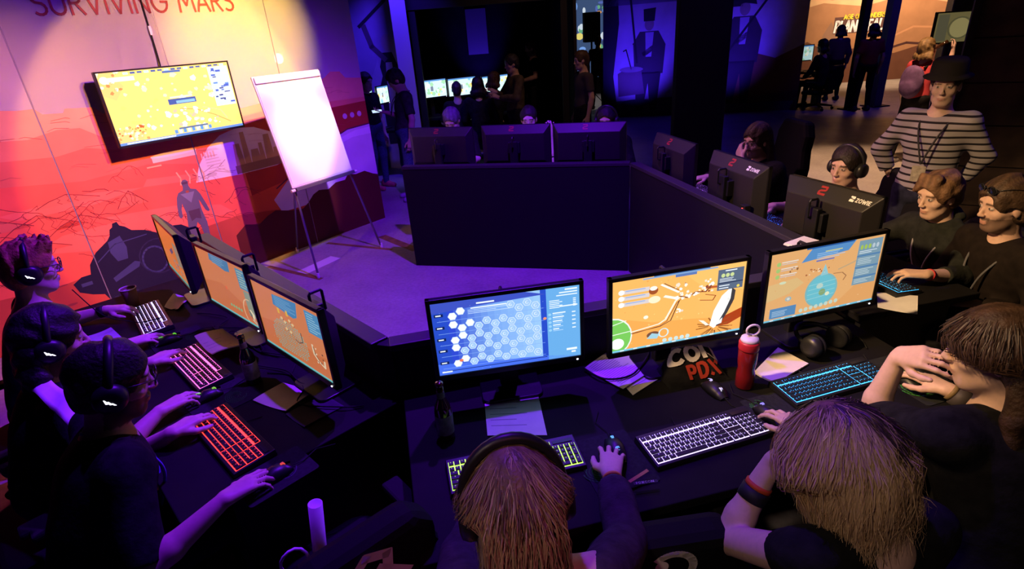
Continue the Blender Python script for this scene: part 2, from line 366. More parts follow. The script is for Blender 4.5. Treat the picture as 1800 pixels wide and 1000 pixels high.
for k in range(24): x, y = rr.uniform(-3.6, -1.4), rr.uniform(.05, .5); mur.ell(x, y, rr.uniform(.01, .05), rr.uniform(.004, .012), (.30, .05, .04), 8, n=9)
# pale glass dome with a small town inside
LILAC = (.80, .68, .62)
mur.poly([(-2.06, .955), (-1.99, 1.10), (-1.87, 1.24), (-1.73, 1.33), (-1.56, 1.37), (-1.38, 1.35), (-1.22, 1.28), (-1.05, 1.15), (-.96, 1.0), (-1.24, .94), (-1.64, .935)], LILAC, 8)
GOLD = (.52, .33, .15); DGOLD = (.30, .18, .09)
for x, wd, h in ((-1.60, .05, .26), (-1.52, .035, .36), (-1.43, .06, .18), (-1.36, .03, .23), (-1.28, .05, .30), (-1.20, .05, .16), (-1.12, .04, .20)):
    mur.poly([(x - wd, .965), (x - wd * .6, .965 + h), (x + wd * .6, .965 + h), (x + wd, .965)], GOLD, 9)
mur.poly([(-1.66, .94), (-1.66, 1.02), (-1.2, 1.03), (-1.0, .99), (-1.1, .95)], DGOLD, 10)
for i in range(6): mur.rect(-1.92, 1.16 - i * .028, -1.80 + .008 * i, 1.168 - i * .028, (.62, .5, .40), 9)
mur.line([(-2.02, .98), (-1.86, 1.02), (-1.7, .97)], .008, (.55, .42, .36), 9); mur.ell(-1.9, .995, .05, .02, (.62, .5, .42), 9)
mur.rect(-2.36, 1.20, -1.98, 1.245, (.86, .62, .42), 8); mur.ell(-2.17, 1.25, .20, .022, (.90, .70, .55), 9); mur.rect(-2.42, 1.165, -2.30, 1.178, (.9, .45, .2), 9)
for i, x in enumerate((-2.20, -2.12, -2.05, -1.99)): mur.line([(x, 1.08), (x + .02, 1.02), (x + .005, .965)], .012, (.9, .45, .22), 9)
for i in range(5): mur.rect(-1.95 + .028 * i, 1.15, -1.935 + .028 * i, 1.20 + .008 * (i % 3), (.86, .5, .35), 9)
# second dome and dark ridge at the right end
mur.poly([(-1.36, .60), (-1.12, .79), (-.71, 1.01), (-.30, 1.14), (.1, 1.16), (.1, .45), (-1.3, .45)], (.66, .56, .66), 8)
mur.poly([(-.98, .84), (-.60, 1.03), (-.2, 1.12), (.1, 1.13), (.1, 1.05), (-.25, 1.05), (-.62, .96)], (.80, .72, .80), 9)
mur.poly([(-1.30, .70), (-1.12, .79), (-.71, 1.01), (-.30, 1.14), (.1, 1.16), (.1, 1.175), (-.3, 1.155), (-.72, 1.025), (-1.13, .80), (-1.31, .71)], (.12, .03, .05), 10)
mur.poly([(-1.85, 0), (-1.84, .36), (-1.72, .44), (-1.58, .40), (-1.47, .46), (-1.37, .49), (-1.2, .44), (-1.06, .42), (-.98, .47), (-.90, .54), (-.82, .57), (-.70, .55), (-.59, .60), (-.46, .60), (-.41, .655), (-.30, .63), (-.17, .64), (-.05, .58), (.1, .53), (.1, 0)], BLK, 10)
for i in range(3): mur.ell(-.30 + .10 * i, 1.29, .03, .03, (.66, .45, .50), 9)
mur.ell(-.945, 1.945, .05, .05, (.95, .85, .82), 8)
# rounded slate vehicle (foreground) and a standing figure in a suit
SL = (.012, .010, .034); SL2 = (.045, .050, .15); SL3 = (.024, .022, .065)
mur.poly([(-3.22, .30), (-3.24, .38), (-3.17, .42), (-3.10, .42), (-3.08, .50), (-3.01, .585), (-2.90, .655), (-2.87, .69), (-2.855, .74), (-2.83, .755), (-2.82, .785), (-2.785, .79), (-2.775, .755), (-2.74, .735), (-2.70, .69), (-2.60, .66), (-2.50, .60), (-2.43, .64), (-2.30, .62), (-2.18, .52), (-2.10, .36), (-2.2, .22), (-2.35, .16), (-2.45, .06), (-2.75, 0), (-3.0, .06), (-3.06, .22), (-3.14, .25)], SL, 9)
mur.poly([(-2.90, .64), (-2.80, .67), (-2.78, .56), (-2.80, .46), (-2.88, .46), (-2.91, .55)], SL2, 10)
mur.poly([(-2.96, .33), (-2.95, .29), (-2.74, .36), (-2.72, .40), (-2.76, .42)], SL2, 10); mur.ring(-2.60, .38, .10, .016, SL2, 10, ry=.12); mur.ring(-2.56, .40, .16, .010, SL3, 10)
mur.rect(-3.19, .335, -3.11, .365, SL2, 10); mur.rect(-2.47, .36, -2.41, .385, SL2, 10); mur.ell(-2.30, .36, .12, .13, SL3, 10); mur.line([(-3.02, .50), (-2.86, .61), (-2.6, .62)], .008, SL2, 10)
for x in (-3.0, -2.92, -2.84): mur.rect(x, .10, x + .03, .17, SL3, 10)
FG = (.13, .11, .16); FG2 = (.22, .21, .28); FG3 = (.09, .05, .08)
mur.poly([(-2.185, .945), (-2.19, .985), (-2.17, 1.005), (-2.145, 1.005), (-2.13, .985), (-2.135, .945), (-2.125, .915), (-2.08, .90), (-2.055, .85), (-2.03, .75), (-2.015, .68), (-2.03, .67), (-2.05, .69), (-2.075, .78), (-2.085, .80), (-2.085, .70), (-2.07, .58), (-2.08, .40), (-2.125, .40), (-2.135, .56), (-2.155, .60), (-2.175, .56), (-2.19, .40), (-2.235, .40), (-2.245, .58), (-2.225, .70), (-2.235, .80), (-2.255, .75), (-2.265, .68), (-2.285, .67), (-2.295, .69), (-2.285, .78), (-2.265, .86), (-2.24, .90), (-2.195, .915)], FG, 10)
mur.poly([(-2.225, .885), (-2.10, .885), (-2.155, .79)], FG2, 11); mur.poly([(-2.205, .72), (-2.10, .72), (-2.11, .62), (-2.155, .64), (-2.20, .62)], FG3, 11); mur.ell(-2.16, .895, .016, .012, (.35, .10, .05), 12); mur.rect(-2.185, .965, -2.135, .985, FG3, 11)
# title lettering
lettering(mur, 'SURVIVING', -2.80, 2.385, .165, .017, (.30, .035, .05), 12, gap=.13, width=.945)
lettering(mur, 'MARS', -1.765, 2.385, .165, .017, (.42, .05, .05), 12, gap=.12, width=.49)
edges = [.02, -.975, -1.99, -3.03, -4.05, -5.05]
to_wall = lambda x, y, l: (x, -.003 - l, y)
for i in range(5):
    b_, a_ = edges[i], edges[i + 1]
    pn = MB().box(((a_ + b_) / 2, .006, 1.55), (b_ - a_ - .010, .018, 3.1)).build('mural_panel', white_paint, wall)
    mur.build('print', print_mat, pn, to_wall, x0=a_ + .005, x1=b_ - .005, y0=0, y1=3.1)
    if i < 4: MB().box((a_, .004, 1.55), (.008, .012, 3.1)).build('seam_strip', mat('seam_metal', (.30, .28, .33), .4, .5, metal=.4), wall)

# ---- marks stuck on the concrete near the easel
tape_y = mat('tape_yellow', (.20, .14, .03), .6, .3, noise=.3, nscale=12); tape_g = mat('tape_grey', (.62, .60, .62), .6, .3)
def tape(name, a, b, wd, mt, label):
    a = np.array(a); b = np.array(b); d = (b - a) / np.linalg.norm(b - a); n = np.array([-d[1], d[0]]) * wd / 2
    q = [(*(a - n), .0), (*(b - n), .0), (*(b + n), .0), (*(a + n), .0)]; tq = [(x, y, .0015) for x, y, _ in q]
    o = MB().hull8(q, tq).build(name, mt); tag(o, label, 'floor tape', 'tape marks on the floor')
tape('floor_tape', (-2.50, 5.40), (-1.82, 4.95), .05, tape_y, 'yellow tape strip on the floor running from the mural to the easel foot')
tape('floor_tape', (-2.05, 6.0), (-1.25, 5.62), .05, tape_y, 'yellow tape strip on the floor behind the easel legs')
tape('floor_tape', (-1.45, 6.1), (-.98, 5.55), .10, tape_y, 'broad yellow floor tape beside the black desk panel end')
tape('floor_sticker', (-2.08, 5.14), (-1.83, 5.52), .15, tape_g, 'pale rectangular sticker on the floor under the easel')

# ------------------------------------------------------------------ far side of the hall
frame_black = mat('frame_black', (.010, .010, .012), .7, .3)
wood_dark = mat('wood_dark', (.075, .050, .034), .6, .3, noise=.5, nscale=4, bump=.15, bscale=20)
pil = thing('pillar', 'black square pillar rising behind the seated long-haired man', 'pillar', (2.38, 6.9, 0), R(-12))
MB().box((0, 0, 2.6), (.56, .44, 5.2)).build('shaft', mat('pillar_black', (.010, .009, .008), .8, .15), pil, bev=.01)
MB().box((0, 0, .06), (.60, .48, .12)).build('plinth', frame_black, pil, bev=.01)
# blue lit banner wall with printed soldiers
bw = thing('banner_wall', 'printed banner wall with two soldiers in blue light behind the pillar', 'banner', (2.50, 13.55, 0), R(-13.5))
MB().box((2.05, .05, 1.9), (4.2, .06, 3.8)).build('board', frame_black, bw)
bp_ = Print(); BG = (.50, .44, .60); DK = (.02, .018, .03); MDK = (.05, .04, .06); LT = (.40, .36, .5)
bp_.rect(-.05, 0, 4.15, 3.7, BG, 0); bp_.poly([(-.05, 0), (4.15, 0), (4.15, .42), (3, .30), (1.5, .40), (-.05, .34)], (.10, .08, .12), 1)
bp_.poly([(2.6, .2), (2.75, 1.0), (3.2, 1.22), (3.6, 1.10), (4.15, 1.35), (4.15, .2)], (.20, .09, .05), 1)
bp_.poly([(-.05, 0), (-.05, 3.7), (.22, 3.7), (.30, 2.0), (.18, .9), (.3, 0)], DK, 1); bp_.rect(-.05, 2.35, 4.15, 3.7, (.20, .19, .28), 1)
def soldier(x, y, s, hat, lean):                      # broad silhouette with hat, coat, belt and long gun
    bp_.ell(x, y + 1.32 * s, .10 * s, .13 * s, (.30, .24, .24), 3)
    if hat: bp_.poly([(x - .22 * s, y + 1.38 * s), (x - .16 * s, y + 1.52 * s), (x, y + 1.62 * s), (x + .18 * s, y + 1.52 * s), (x + .22 * s, y + 1.38 * s), (x, y + 1.42 * s)], DK, 4)
    else: bp_.poly([(x - .12 * s, y + 1.38 * s), (x - .13 * s, y + 1.62 * s), (x + .13 * s, y + 1.64 * s), (x + .11 * s, y + 1.38 * s)], DK, 4)
    bp_.poly([(x - .30 * s, y + .30 * s), (x - .34 * s, y + .95 * s), (x - .20 * s, y + 1.18 * s), (x + .20 * s, y + 1.18 * s), (x + .36 * s, y + .9 * s), (x + .32 * s, y + .3 * s)], MDK, 2)
    bp_.poly([(x - .08 * s, y + 1.16 * s), (x + .10 * s, y + 1.16 * s), (x + .06 * s, y + .66 * s), (x - .06 * s, y + .66 * s)], LT, 3)
    bp_.poly([(x - .26 * s, y - .5 * s), (x - .28 * s, y + .34 * s), (x + .28 * s, y + .34 * s), (x + .20 * s, y - .5 * s), (x + .06 * s, y - .5 * s), (x, y + .1 * s), (x - .1 * s, y - .5 * s)], DK, 2)
    bp_.line([(x - .25 * s, y + .55 * s), (x + lean * s, y + 1.95 * s)], .045 * s, DK, 4)
    bp_.line([(x - .30 * s, y + .95 * s), (x - .1 * s, y + .72 * s), (x + .12 * s, y + .86 * s)], .10 * s, MDK, 3)
soldier(.95, .62, 1.0, False, -.42); soldier(2.90, .72, 1.05, True, .75)
bp_.poly([(.30, .45), (.28, .95), (.46, 1.05), (.80, 1.02), (.88, .50)], (.14, .09, .12), 4); bp_.ell(.58, 1.03, .26, .06, (.26, .22, .26), 5); bp_.line([(.58, 1.04), (.46, 1.45), (.40, 1.42)], .025, DK, 5)
bp_.ell(.70, .30, .34, .08, DK, 4); bp_.rect(2.55, 2.15, 2.85, 2.45, DK, 3); bp_.line([(2.55, 2.33), (2.85, 2.38)], .03, LT, 4)
bp_.build('print', print_mat, bw, lambda x, y, l: (x, .018 - l * 2, y))
# bright poster wall far right
pw = thing('poster_wall', 'brown printed wall with bright game title lettering at far right', 'poster', (8.15, 16.75, 0), R(-4))
MB().box((2.05, .06, 1.7), (4.3, .08, 3.4)).build('board', frame_black, pw)
pp = Print(); pp.rect(-.1, 0, 4.2, 3.4, (.36, .19, .10), 0)
pp.poly([(-.1, 0), (-.1, .9), (.6, 1.15), (1.3, .8), (2.2, .95), (3.0, .7), (4.2, 1.0), (4.2, 0)], (.13, .055, .035), 1)
pp.poly([(-.1, 3.4), (-.1, 1.9), (.9, 2.1), (2.0, 1.95), (3.0, 2.15), (4.2, 1.9), (4.2, 3.4)], (.62, .42, .24), 1)
pp.poly([(.9, .3), (1.0, 1.3), (1.18, 1.62), (1.36, 1.3), (1.42, .3)], (.28, .17, .12), 2); pp.line([(2.8, 1.1), (3.4, 1.35), (4.0, 1.3)], .05, (.5, .26, .14), 2); pp.line([(2.5, .75), (3.3, .95), (4.1, .85)], .06, (.07, .03, .03), 2)
pp.rect(1.26, 1.30, 2.68, 1.72, (.10, .05, .05), 3)
lettering(pp, 'AGE OF WONDERS', 1.50, 1.66, .11, .024, (.85, .70, .06), 5, width=1.1)
lettering(pp, 'PLANETFALL', 1.28, 1.34, .27, .055, (.80, .86, .95), 5, width=1.40, slant=.12)
pp.build('print', print_mat, pw, lambda x, y, l: (x, .018 - l * 2, y))
for x in (1.35, 2.35, 2.75):
    lm = MB(); lm.cyl((x, -.45, 2.62), (x, -.30, 2.48), .06, .075); lm.box((x, -.2, 2.72), (.03, .5, .03)); lo = lm.build('spotlight_head', frame_black, pw)
    MB().cyl((x, -.293, 2.475), (x, -.290, 2.472), .065).build('lens', mat('lamp_lens', (1., .82, .5), .3, emit=14), lo)
# poles in the hall
def pole(x, y, h, wd, mt, label, rz=0):
    t = thing('truss_pole', label, 'pole', (x, y, 0), rz)
    MB().box((0, 0, h / 2), (wd, wd, h)).build('post', mt, t, bev=.006)
    MB().box((0, 0, .01), (wd * 2.2, wd * 2.2, .02)).build('foot_plate', frame_black, t)
    for sx in (-1, 1):
        for sy in (-1, 1): MB().cyl((sx * wd * .85, sy * wd * .85, .02), (sx * wd * .85, sy * wd * .85, .032), .012, n=6).build('bolt', steel, t)
pole_grey = mat('pole_grey', (.10, .10, .13), .5, .4); pole_white = mat('pole_pale', (.55, .55, .60), .5, .4)
pole(-1.33, 8.95, 4.6, .22, pole_white, 'tall square pole in blue light beside the mural end', R(8))
pole(7.45, 12.15, 4.4, .14, frame_black, 'left one of two poles before the bright poster', R(8))
pole(8.10, 12.30, 4.4, .18, pole_grey, 'right one of two poles before the bright poster, blue edged', R(8))
# dark booth with a beam, and the display wall glimpsed through its gap
bt = thing('booth_frame', 'black booth frame with crossbeam behind the row of far players', 'booth', (0, 9.6, 0))
for x in (-1.22, 1.12): MB().box((x, 0, 1.25), (.10, .10, 2.5)).build('post', frame_black, bt)
MB().box((-.05, 0, 2.50), (2.5, .14, .16)).build('crossbeam', frame_black, bt)
MB().box((-.05, 4.5, 1.9), (2.9, .06, 3.8)).build('back_panel', dark_wall, bt)
MB().box((-.36, 4.44, 2.05), (.46, .03, .95)).build('inset_panel', mat('inset_pale', (.40, .40, .46), .6), bt)
MB().box((1.28, 2.2, 1.9), (.05, 4.6, 3.8)).build('side_panel', frame_black, bt)
MB().box((-.05, .1, 2.72), (2.5, .03, .24)).build('fascia', mat('fascia_violet', (.35, .30, .45), .7), bt)
dw = thing('display_wall', 'colourful backlit display wall seen through the gap in the booths', 'display', (2.1, 18.6, 0))
MB().box((.9, .06, 1.4), (2.6, .1, 2.8)).build('cabinet', frame_black, dw)
dp = Print(); dp.rect(-.3, .5, 2.1, 2.7, (.05, .09, .20), 0)
for k in range(60):
    c = rr.choice([(.9, .8, .5), (.2, .4, .9), (.8, .35, .12), (.7, .8, .9), (.15, .45, .25), (.9, .75, .2), (.1, .15, .5)]); x, y = rr.uniform(-.2, 2.0), rr.uniform(.9, 2.6)
    dp.ell(x, y, rr.uniform(.03, .13), rr.uniform(.03, .13), c, 1 + k % 6, n=9)
dp.build('screen', screen_mat('far_display', .85), dw, lambda x, y, l: (x, -.002 - l * 2, y), x0=-.3, x1=2.1, y0=.5, y1=2.7)
ls = thing('loudspeaker', 'black loudspeaker on a pole before the colourful display wall', 'speaker', (2.62, 16.2, 0))
MB().box((0, 0, 1.95), (.42, .34, .72)).build('cabinet', frame_black, ls, bev=.01); MB().cyl((0, 0, .03), (0, 0, 1.6), .025).build('pole', frame_black, ls)
for k in range(3):
    a = R(90 + 120 * k); MB().tube([(0, 0, .35), (.35 * math.cos(a), .35 * math.sin(a), .01)], .012).build('leg', frame_black, ls)
gp = thing('banner_wall', 'narrow printed banner of a rifleman beside the blue pole', 'banner', (-2.25, 9.75, 0), R(6))
MB().box((.42, .04, 1.9), (1.0, .05, 3.8)).build('board', frame_black, gp)
g2 = Print(); g2.rect(-.06, 0, .90, 3.7, (.34, .30, .44), 0); g2.poly([(.35, .4), (.33, 1.5), (.45, 1.85), (.60, 1.85), (.72, 1.5), (.70, .4)], DK, 2); g2.ell(.54, 2.0, .09, .12, (.4, .32, .36), 3)
g2.line([(.15, 2.25), (.60, 2.60)], .05, DK, 3); g2.line([(.48, 1.75), (.30, 1.95), (.22, 2.25)], .08, (.10, .08, .1), 3); g2.poly([(.1, 1.25), (.36, 1.75), (.40, 1.5), (.3, 1.25)], LT, 3); g2.poly([(.42, .9), (.60, .9), (.58, 1.7), (.48, 1.7)], LT, 3)
g2.build('print', print_mat, gp, lambda x, y, l: (x, .012 - l * 2, y))
MB_wall = thing('booth_wall', 'black partition standing behind the mural end', 'partition', (-3.1, 8.6, 0), R(10))
MB().box((0, 0, 1.9), (1.5, .06, 3.8)).build('board', frame_black, MB_wall); MB().box((.70, -.05, 1.9), (.06, .06, 3.8)).build('edge_post', frame_black, MB_wall)
# right hand booth wall and the wall screen beside it
rw = thing('booth_wall', 'dark wood grained booth wall behind the man in stripes', 'partition', (3.90, 4.85, 0), R(-32))
for i in range(9):
    MB().box((1.0 , -.012, .17 + i * .345), (2.0, .02, .335)).build('plank', wood_dark, rw)
MB().box((1.0, .03, 1.6), (2.0, .06, 3.2)).build('backing', frame_black, rw); MB().box((-.02, .0, 1.6), (.05, .09, 3.2)).build('edge_post', frame_black, rw)
sg = thing('wall_screen', 'dim yellow wall screen at the far right above the crowd', 'screen', (7.22, 9.30, 1.33), R(-20))
MB().box((0, .0, .27), (.70, .05, .46)).build('housing', frame_black, sg); MB().box((0, .06, -.535), (.09, .06, 1.59)).build('stand', frame_black, sg)
sp = Print(); sp.rect(-.32, .06, .32, .48, (.16, .13, .05), 0); sp.ell(0, .26, .13, .14, (.30, .25, .10), 1); sp.ring(0, .26, .15, .02, (.10, .09, .04), 2); sp.rect(-.30, .08, -.16, .46, (.10, .09, .05), 1)
sp.build('screen', screen_mat('dim_screen', .7), sg, lambda x, y, l: (x, -.026 - l, y))
bs = thing('shelf_booth', 'dark shelf booth beneath the dim yellow wall screen', 'booth', (7.55, 9.75, 0), R(-20))
MB().box((.5, .1, 1.5), (1.2, .06, 3.0)).build('back_panel', mat('booth_blue', (.05, .05, .10), .7), bs)
for i in range(3): MB().box((.5, -.08, .35 + .35 * i), (1.1, .32, .03)).build('shelf', frame_black, bs)

# ------------------------------------------------------------------ ring of desks
TOP = .74
def desk(label, a, b, side, t0, t1, depth, wall_len=None):
    """inner screen edge runs a->b; side=+1: desk lies to the right of a->b"""
    a = np.array(a, float); b = np.array(b, float); L_ = np.linalg.norm(b - a); d = (b - a) / L_; ang = math.atan2(d[1], d[0])
    t = thing('gaming_desk', label, 'desk', (a[0], a[1], 0), ang, 'desks of the ring')
    s = -side                                           # local y sign of the desk side
    MB().box((L_ / 2, s * .030, .475), (L_ - .004, .050, .95)).build('inner_panel', black_panel, t, bev=.003)
    MB().box((L_ / 2, s * .040, .9655), (L_ - .002, .078, .029)).build('cap_strip', edge_strip, t, bev=.004)
    MB().box(((t0 + t1) / 2, s * (.062 + depth) / 2 + s * .001, TOP - .0175), (t1 - t0, depth - .062, .035)).build('desktop', desk_black, t, bev=.004)
    for x in (t0 + .03, t1 - .03):
        MB().box((x, s * (.08 + (depth - .22) / 2), (TOP - .035) / 2), (.03, depth - .24, TOP - .036)).build('leg_panel', black_panel, t)
    MB().box(((t0 + t1) / 2, s * .10, .60), (t1 - t0 - .1, .05, .10)).build('cable_tray', black_panel, t)
    return t
PA, PB, PC, PD, PE = (-.93, 5.11), (1.05, 4.585), (1.50, 2.345), (-.505, 1.94), (-1.965, 3.53)
desk('black desk on the far side of the ring with a tall blank panel', PA, PB, -1, .02, 2.0, .82)
desk('black desk on the right of the ring under the branded monitors', PB, PC, -1, .10, 2.42, .74)
desk('black desk nearest the camera, holding three lit keyboards', PD, PC, 1, .02, 2.03, .89)
desk('black desk on the left of the ring below the mural', PE, PD, 1, 0, 2.25, .86)
MB_post = MB().box((-.505, 1.915, .485), (.06, .06, .97), rotm('Z', -20)).build('corner_post', black_panel)
tag(MB_post, 'black corner post joining the left and near desks', 'post')

# ------------------------------------------------------------------ monitors
emblem_red = mat('emblem_red', (.30, .02, .02), .5); logo_white = mat('logo_white', (.75, .75, .75), .5); led_white = mat('led_white', (.9, .9, 1.), emit=6); led_blue = mat('led_blue', (.15, .1, 1.), emit=5); led_red = mat('led_red', (1., .05, .03), emit=5)
shell_grey = mat('shell_grey', (.015, .013, .013), .5, .4, bump=.05, bscale=500)
def monitor(label, x, y, rz, art, strength, group, w_=.57, h_=.335, zb=.14, logo=False, tilt=0., base=TOP):
    t = thing('monitor', label, 'monitor', (x, y, base), R(rz), group)
    zc = zb + h_ / 2; X = w_ / 2; Z0, Z1 = zb, zb + h_
    # bezel: four bars and the housing behind
    bz = MB()
    for c, s_ in (((0, .010, Z1 - .008), (w_, .024, .016)), ((0, .010, Z0 + .011), (w_, .024, .022)), ((-X + .008, .010, zc), (.016, .024, h_)), ((X - .008, .010, zc), (.016, .024, h_))): bz.box(c, s_)
    bz.build('bezel', satin_black, t, bev=.002)
    hb = MB(); ix, it, ib, dp_ = .055, .075, .05, .082
    hb.hull8([(X, .022, Z0), (-X, .022, Z0), (-X + ix, dp_, Z0 + ib), (X - ix, dp_, Z0 + ib)], [(X, .022, Z1), (-X, .022, Z1), (-X + ix, dp_, Z1 - it), (X - ix, dp_, Z1 - it)])
    hb.build('rear_housing', shell_grey, t, bev=.004)
    # stand: column, carrying loop, foot
    ch = .365
    MB().box((0, .125, ch / 2 + .01), (.075, .035, ch)).build('stand_column', black_plastic, t, bev=.006)
    MB().box((0, .098, zc - .01), (.11, .05, .10)).build('mount', black_plastic, t, bev=.004)
    MB().tube([(.0, .108, ch - .01), (.0, .108, ch + .045), (.0, .114, ch + .052), (.0, .158, ch + .052), (.0, .164, ch + .045), (.0, .164, ch - .035), (.0, .140, ch - .045)], .0065, 8).build('carry_handle', black_plastic, t)
    MB().prism(rrect(0, .10, .24, .20, .03), 0, .014).build('foot', satin_black, t, bev=.003)
    # lit panel
    pr = Print(); art(pr)
    pr.build('screen', screen_mat('screen_%.2f' % strength, strength), t, lambda u, v, l: (-X + .016 + u * (w_ - .032), .004 - l * .5, Z0 + .022 + v * (h_ - .038)), x0=0, x1=1, y0=0, y1=1)
    MB().box((X - .03, -.003, Z0 + .009), (.006, .002, .004)).build('power_led', led_white, t)
    # emblem on the sloped top of the housing
    sl = np.array([0, dp_ - .022, -it]); sl = sl / np.linalg.norm(sl); nrm = np.array([0, -sl[2], sl[1]])
    def on_slope(cx):
        return lambda u, v, l: tuple(np.array([cx - u, .022, Z1]) + sl * (it * .62 - v) * 1.0 + nrm * (.0012 + l * .6))
    e = Print(); e.poly([(-.022, .030), (.018, .030), (.022, .022), (.022, .008), (.014, .002), (-.012, -.004), (-.012, -.010), (.022, -.010), (.022, -.022), (-.020, -.022), (-.024, -.014), (-.024, .0), (-.014, .008), (.010, .012), (.010, .018), (-.022, .018)], (.30, .02, .02), 1)
    e.build('emblem', mat('print_red', (.3, .02, .02), .5, attr=True), t, on_slope(.03), step=.0006)
    if logo:
        e = Print(); e.poly([(-.013, .016), (.010, .016), (.012, .004), (-.006, -.002), (.012, -.004), (.010, -.014), (-.013, -.014), (-.013, -.002), (.004, .004), (-.013, .008)], (.8, .8, .8), 1)
        lettering(e, 'ZOWIE', .020, -.010, .020, .0045, (.8, .8, .8), 1, gap=.2)
        e.build('lettering', mat('print_white', (.8, .8, .8), .5, attr=True), t, on_slope(-.145), step=.0006)
        MB().box((-X + .055, .115, zb + .06), (.05, .04, .09)).build('switch_holder', black_plastic, t, bev=.003); MB().box((-X + .055, .137, zb + .085), (.008, .003, .005)).build('status_led', led_red, t)
    return t
SAND = srgb(244, 172, 92); SAND2 = srgb(232, 150, 78); UI = srgb(86, 150, 205); UIW = srgb(235, 245, 255); UIB = srgb(40, 90, 160); DKR = srgb(140, 50, 22)
def speckle(p, n, x0, x1, y0, y1, cols, s0, s1, layer, seed):
    r_ = random.Random(seed)
    for k in range(n):
        x, y = r_.uniform(x0, x1), r_.uniform(y0, y1); s_ = r_.uniform(s0, s1); c = r_.choice(cols)
        q = [(x + s_ * r_.uniform(.5, 1) * math.cos(a) , y + 1.7 * s_ * r_.uniform(.5, 1) * math.sin(a)) for a in (0, 1.2, 2.4, 3.6, 4.9)]
        p.poly(q, c, layer)
def ui_lines(p, x0, x1, y0, y1, n, col, layer=6, h=.35):
    for i in range(n):
        y = y1 - (y1 - y0) * (i + .5) / n; r_ = random.Random(i * 7 + int(x0 * 100)); p.rect(x0, y - (y1 - y0) / n * h / 2, x0 + (x1 - x0) * r_.uniform(.55, 1), y + (y1 - y0) / n * h / 2, col, layer)
def bottom_bar(p):
    p.rect(0, 0, 1, .025, srgb(120, 200, 230), 5); p.rect(.30, .975, .72, 1, UIB, 5)
    for i in range(9): p.rect(.06 + .1 * i, .004, .09 + .1 * i, .018, UIW, 6)
def art_research(p):                                     # tech tree on a blue sky
    p.rect(0, 0, 1, 1, srgb(38, 74, 196), 0)
    bands = 14
    for i in range(bands):
        f_ = i / (bands - 1); c = [srgb(44, 70, 205), srgb(120, 165, 235), srgb(150, 195, 245)]
        k = f_ * 2; lo = c[int(min(k, 1.99))]; hi = c[int(min(k, 1.99)) + 1]; g = k - int(min(k, 1.99))
        p.rect(.10 + .045 * i, 0, .10 + .045 * (i + 1), 1, tuple(lo[j] * (1 - g) + hi[j] * g for j in range(3)), 1)
    p.rect(.77, 0, 1, 1, srgb(104, 170, 228), 2); p.poly([(0, 1), (.62, 1), (.77, .93), (.3, .9), (0, .86)], srgb(60, 80, 190), 2); p.poly([(0, 0), (1, 0), (.77, .06), (.3, .12), (0, .16)], srgb(70, 110, 235), 2)
    speckle(p, 60, 0, .76, .02, .99, [srgb(200, 215, 255)], .001, .003, 3, 5)
    rows = [.83, .66, .50, .34, .17]
    for ri, y in enumerate(rows):
        p.rect(.015, y - .02, .075, y + .02, srgb(20, 34, 90), 3); p.rect(.025, y - .008, .06, y + .008, UIW, 4)
        for k in range(11):
            x = .135 + .056 * k; yy = y + (.028 if (k + ri) % 2 else -.028)
            if ri == 0 and 2 <= k < 7: continue
            done = k < 2 - (ri == 3) or (ri == 1 and k < 3); c = srgb(240, 246, 255) if done else srgb(158, 196, 238)
            p.poly([(x + .031 * math.cos(R(60 * q)), yy + .055 * math.sin(R(60 * q))) for q in range(6)], srgb(206, 226, 250), 4)
            p.poly([(x + .026 * math.cos(R(60 * q)), yy + .046 * math.sin(R(60 * q))) for q in range(6)], c, 5)
            if not done: p.ring(x, yy, .010, .005, srgb(225, 238, 255), 6, n=8, a0=60, a1=330, ry=.018)
        p.rect(.03, y - .085, .75, y - .080, srgb(130, 170, 240), 3)
    p.ell(.16, .18, .014, .02, srgb(230, 120, 90), 7); p.ell(.755, .60, .012, .018, srgb(240, 150, 110), 7)
    p.rect(.26, .87, .50, .885, UIW, 5); ui_lines(p, .24, .58, .80, .865, 3, srgb(190, 215, 250)); p.rect(.30, .925, .42, .945, UIW, 5)
    p.rect(.90, .95, .985, .97, UIW, 5); p.rect(.86, .915, .985, .93, UIW, 5); p.rect(.84, .88, .985, .893, UIW, 5); p.rect(.86, .73, .985, .745, UIW, 5)
    for i in range(5): p.rect(.79, .82 - .024 * i, .86 + .02 * (i % 2), .83 - .024 * i, UIW, 5); p.rect(.955, .82 - .024 * i, .975, .832 - .024 * i, UIW, 5)
    for i in range(5): p.ell(.79, .64 - .055 * i, .011, .017, srgb(150, 205, 245), 5); p.rect(.81, .645 - .055 * i, .90 - .012 * i, .66 - .055 * i, UIW, 5); p.rect(.81, .625 - .055 * i, .88, .632 - .055 * i, srgb(190, 220, 250), 5); p.rect(.945, .635 - .055 * i, .97, .65 - .055 * i, UIW, 5)
    p.rect(.90, .10, .975, .13, UIW, 5); p.rect(.935, .06, .965, .085, UIW, 5); p.rect(.04, .045, .76, .055, srgb(20, 40, 120), 5); p.rect(.02, .03, .09, .05, UIW, 5)
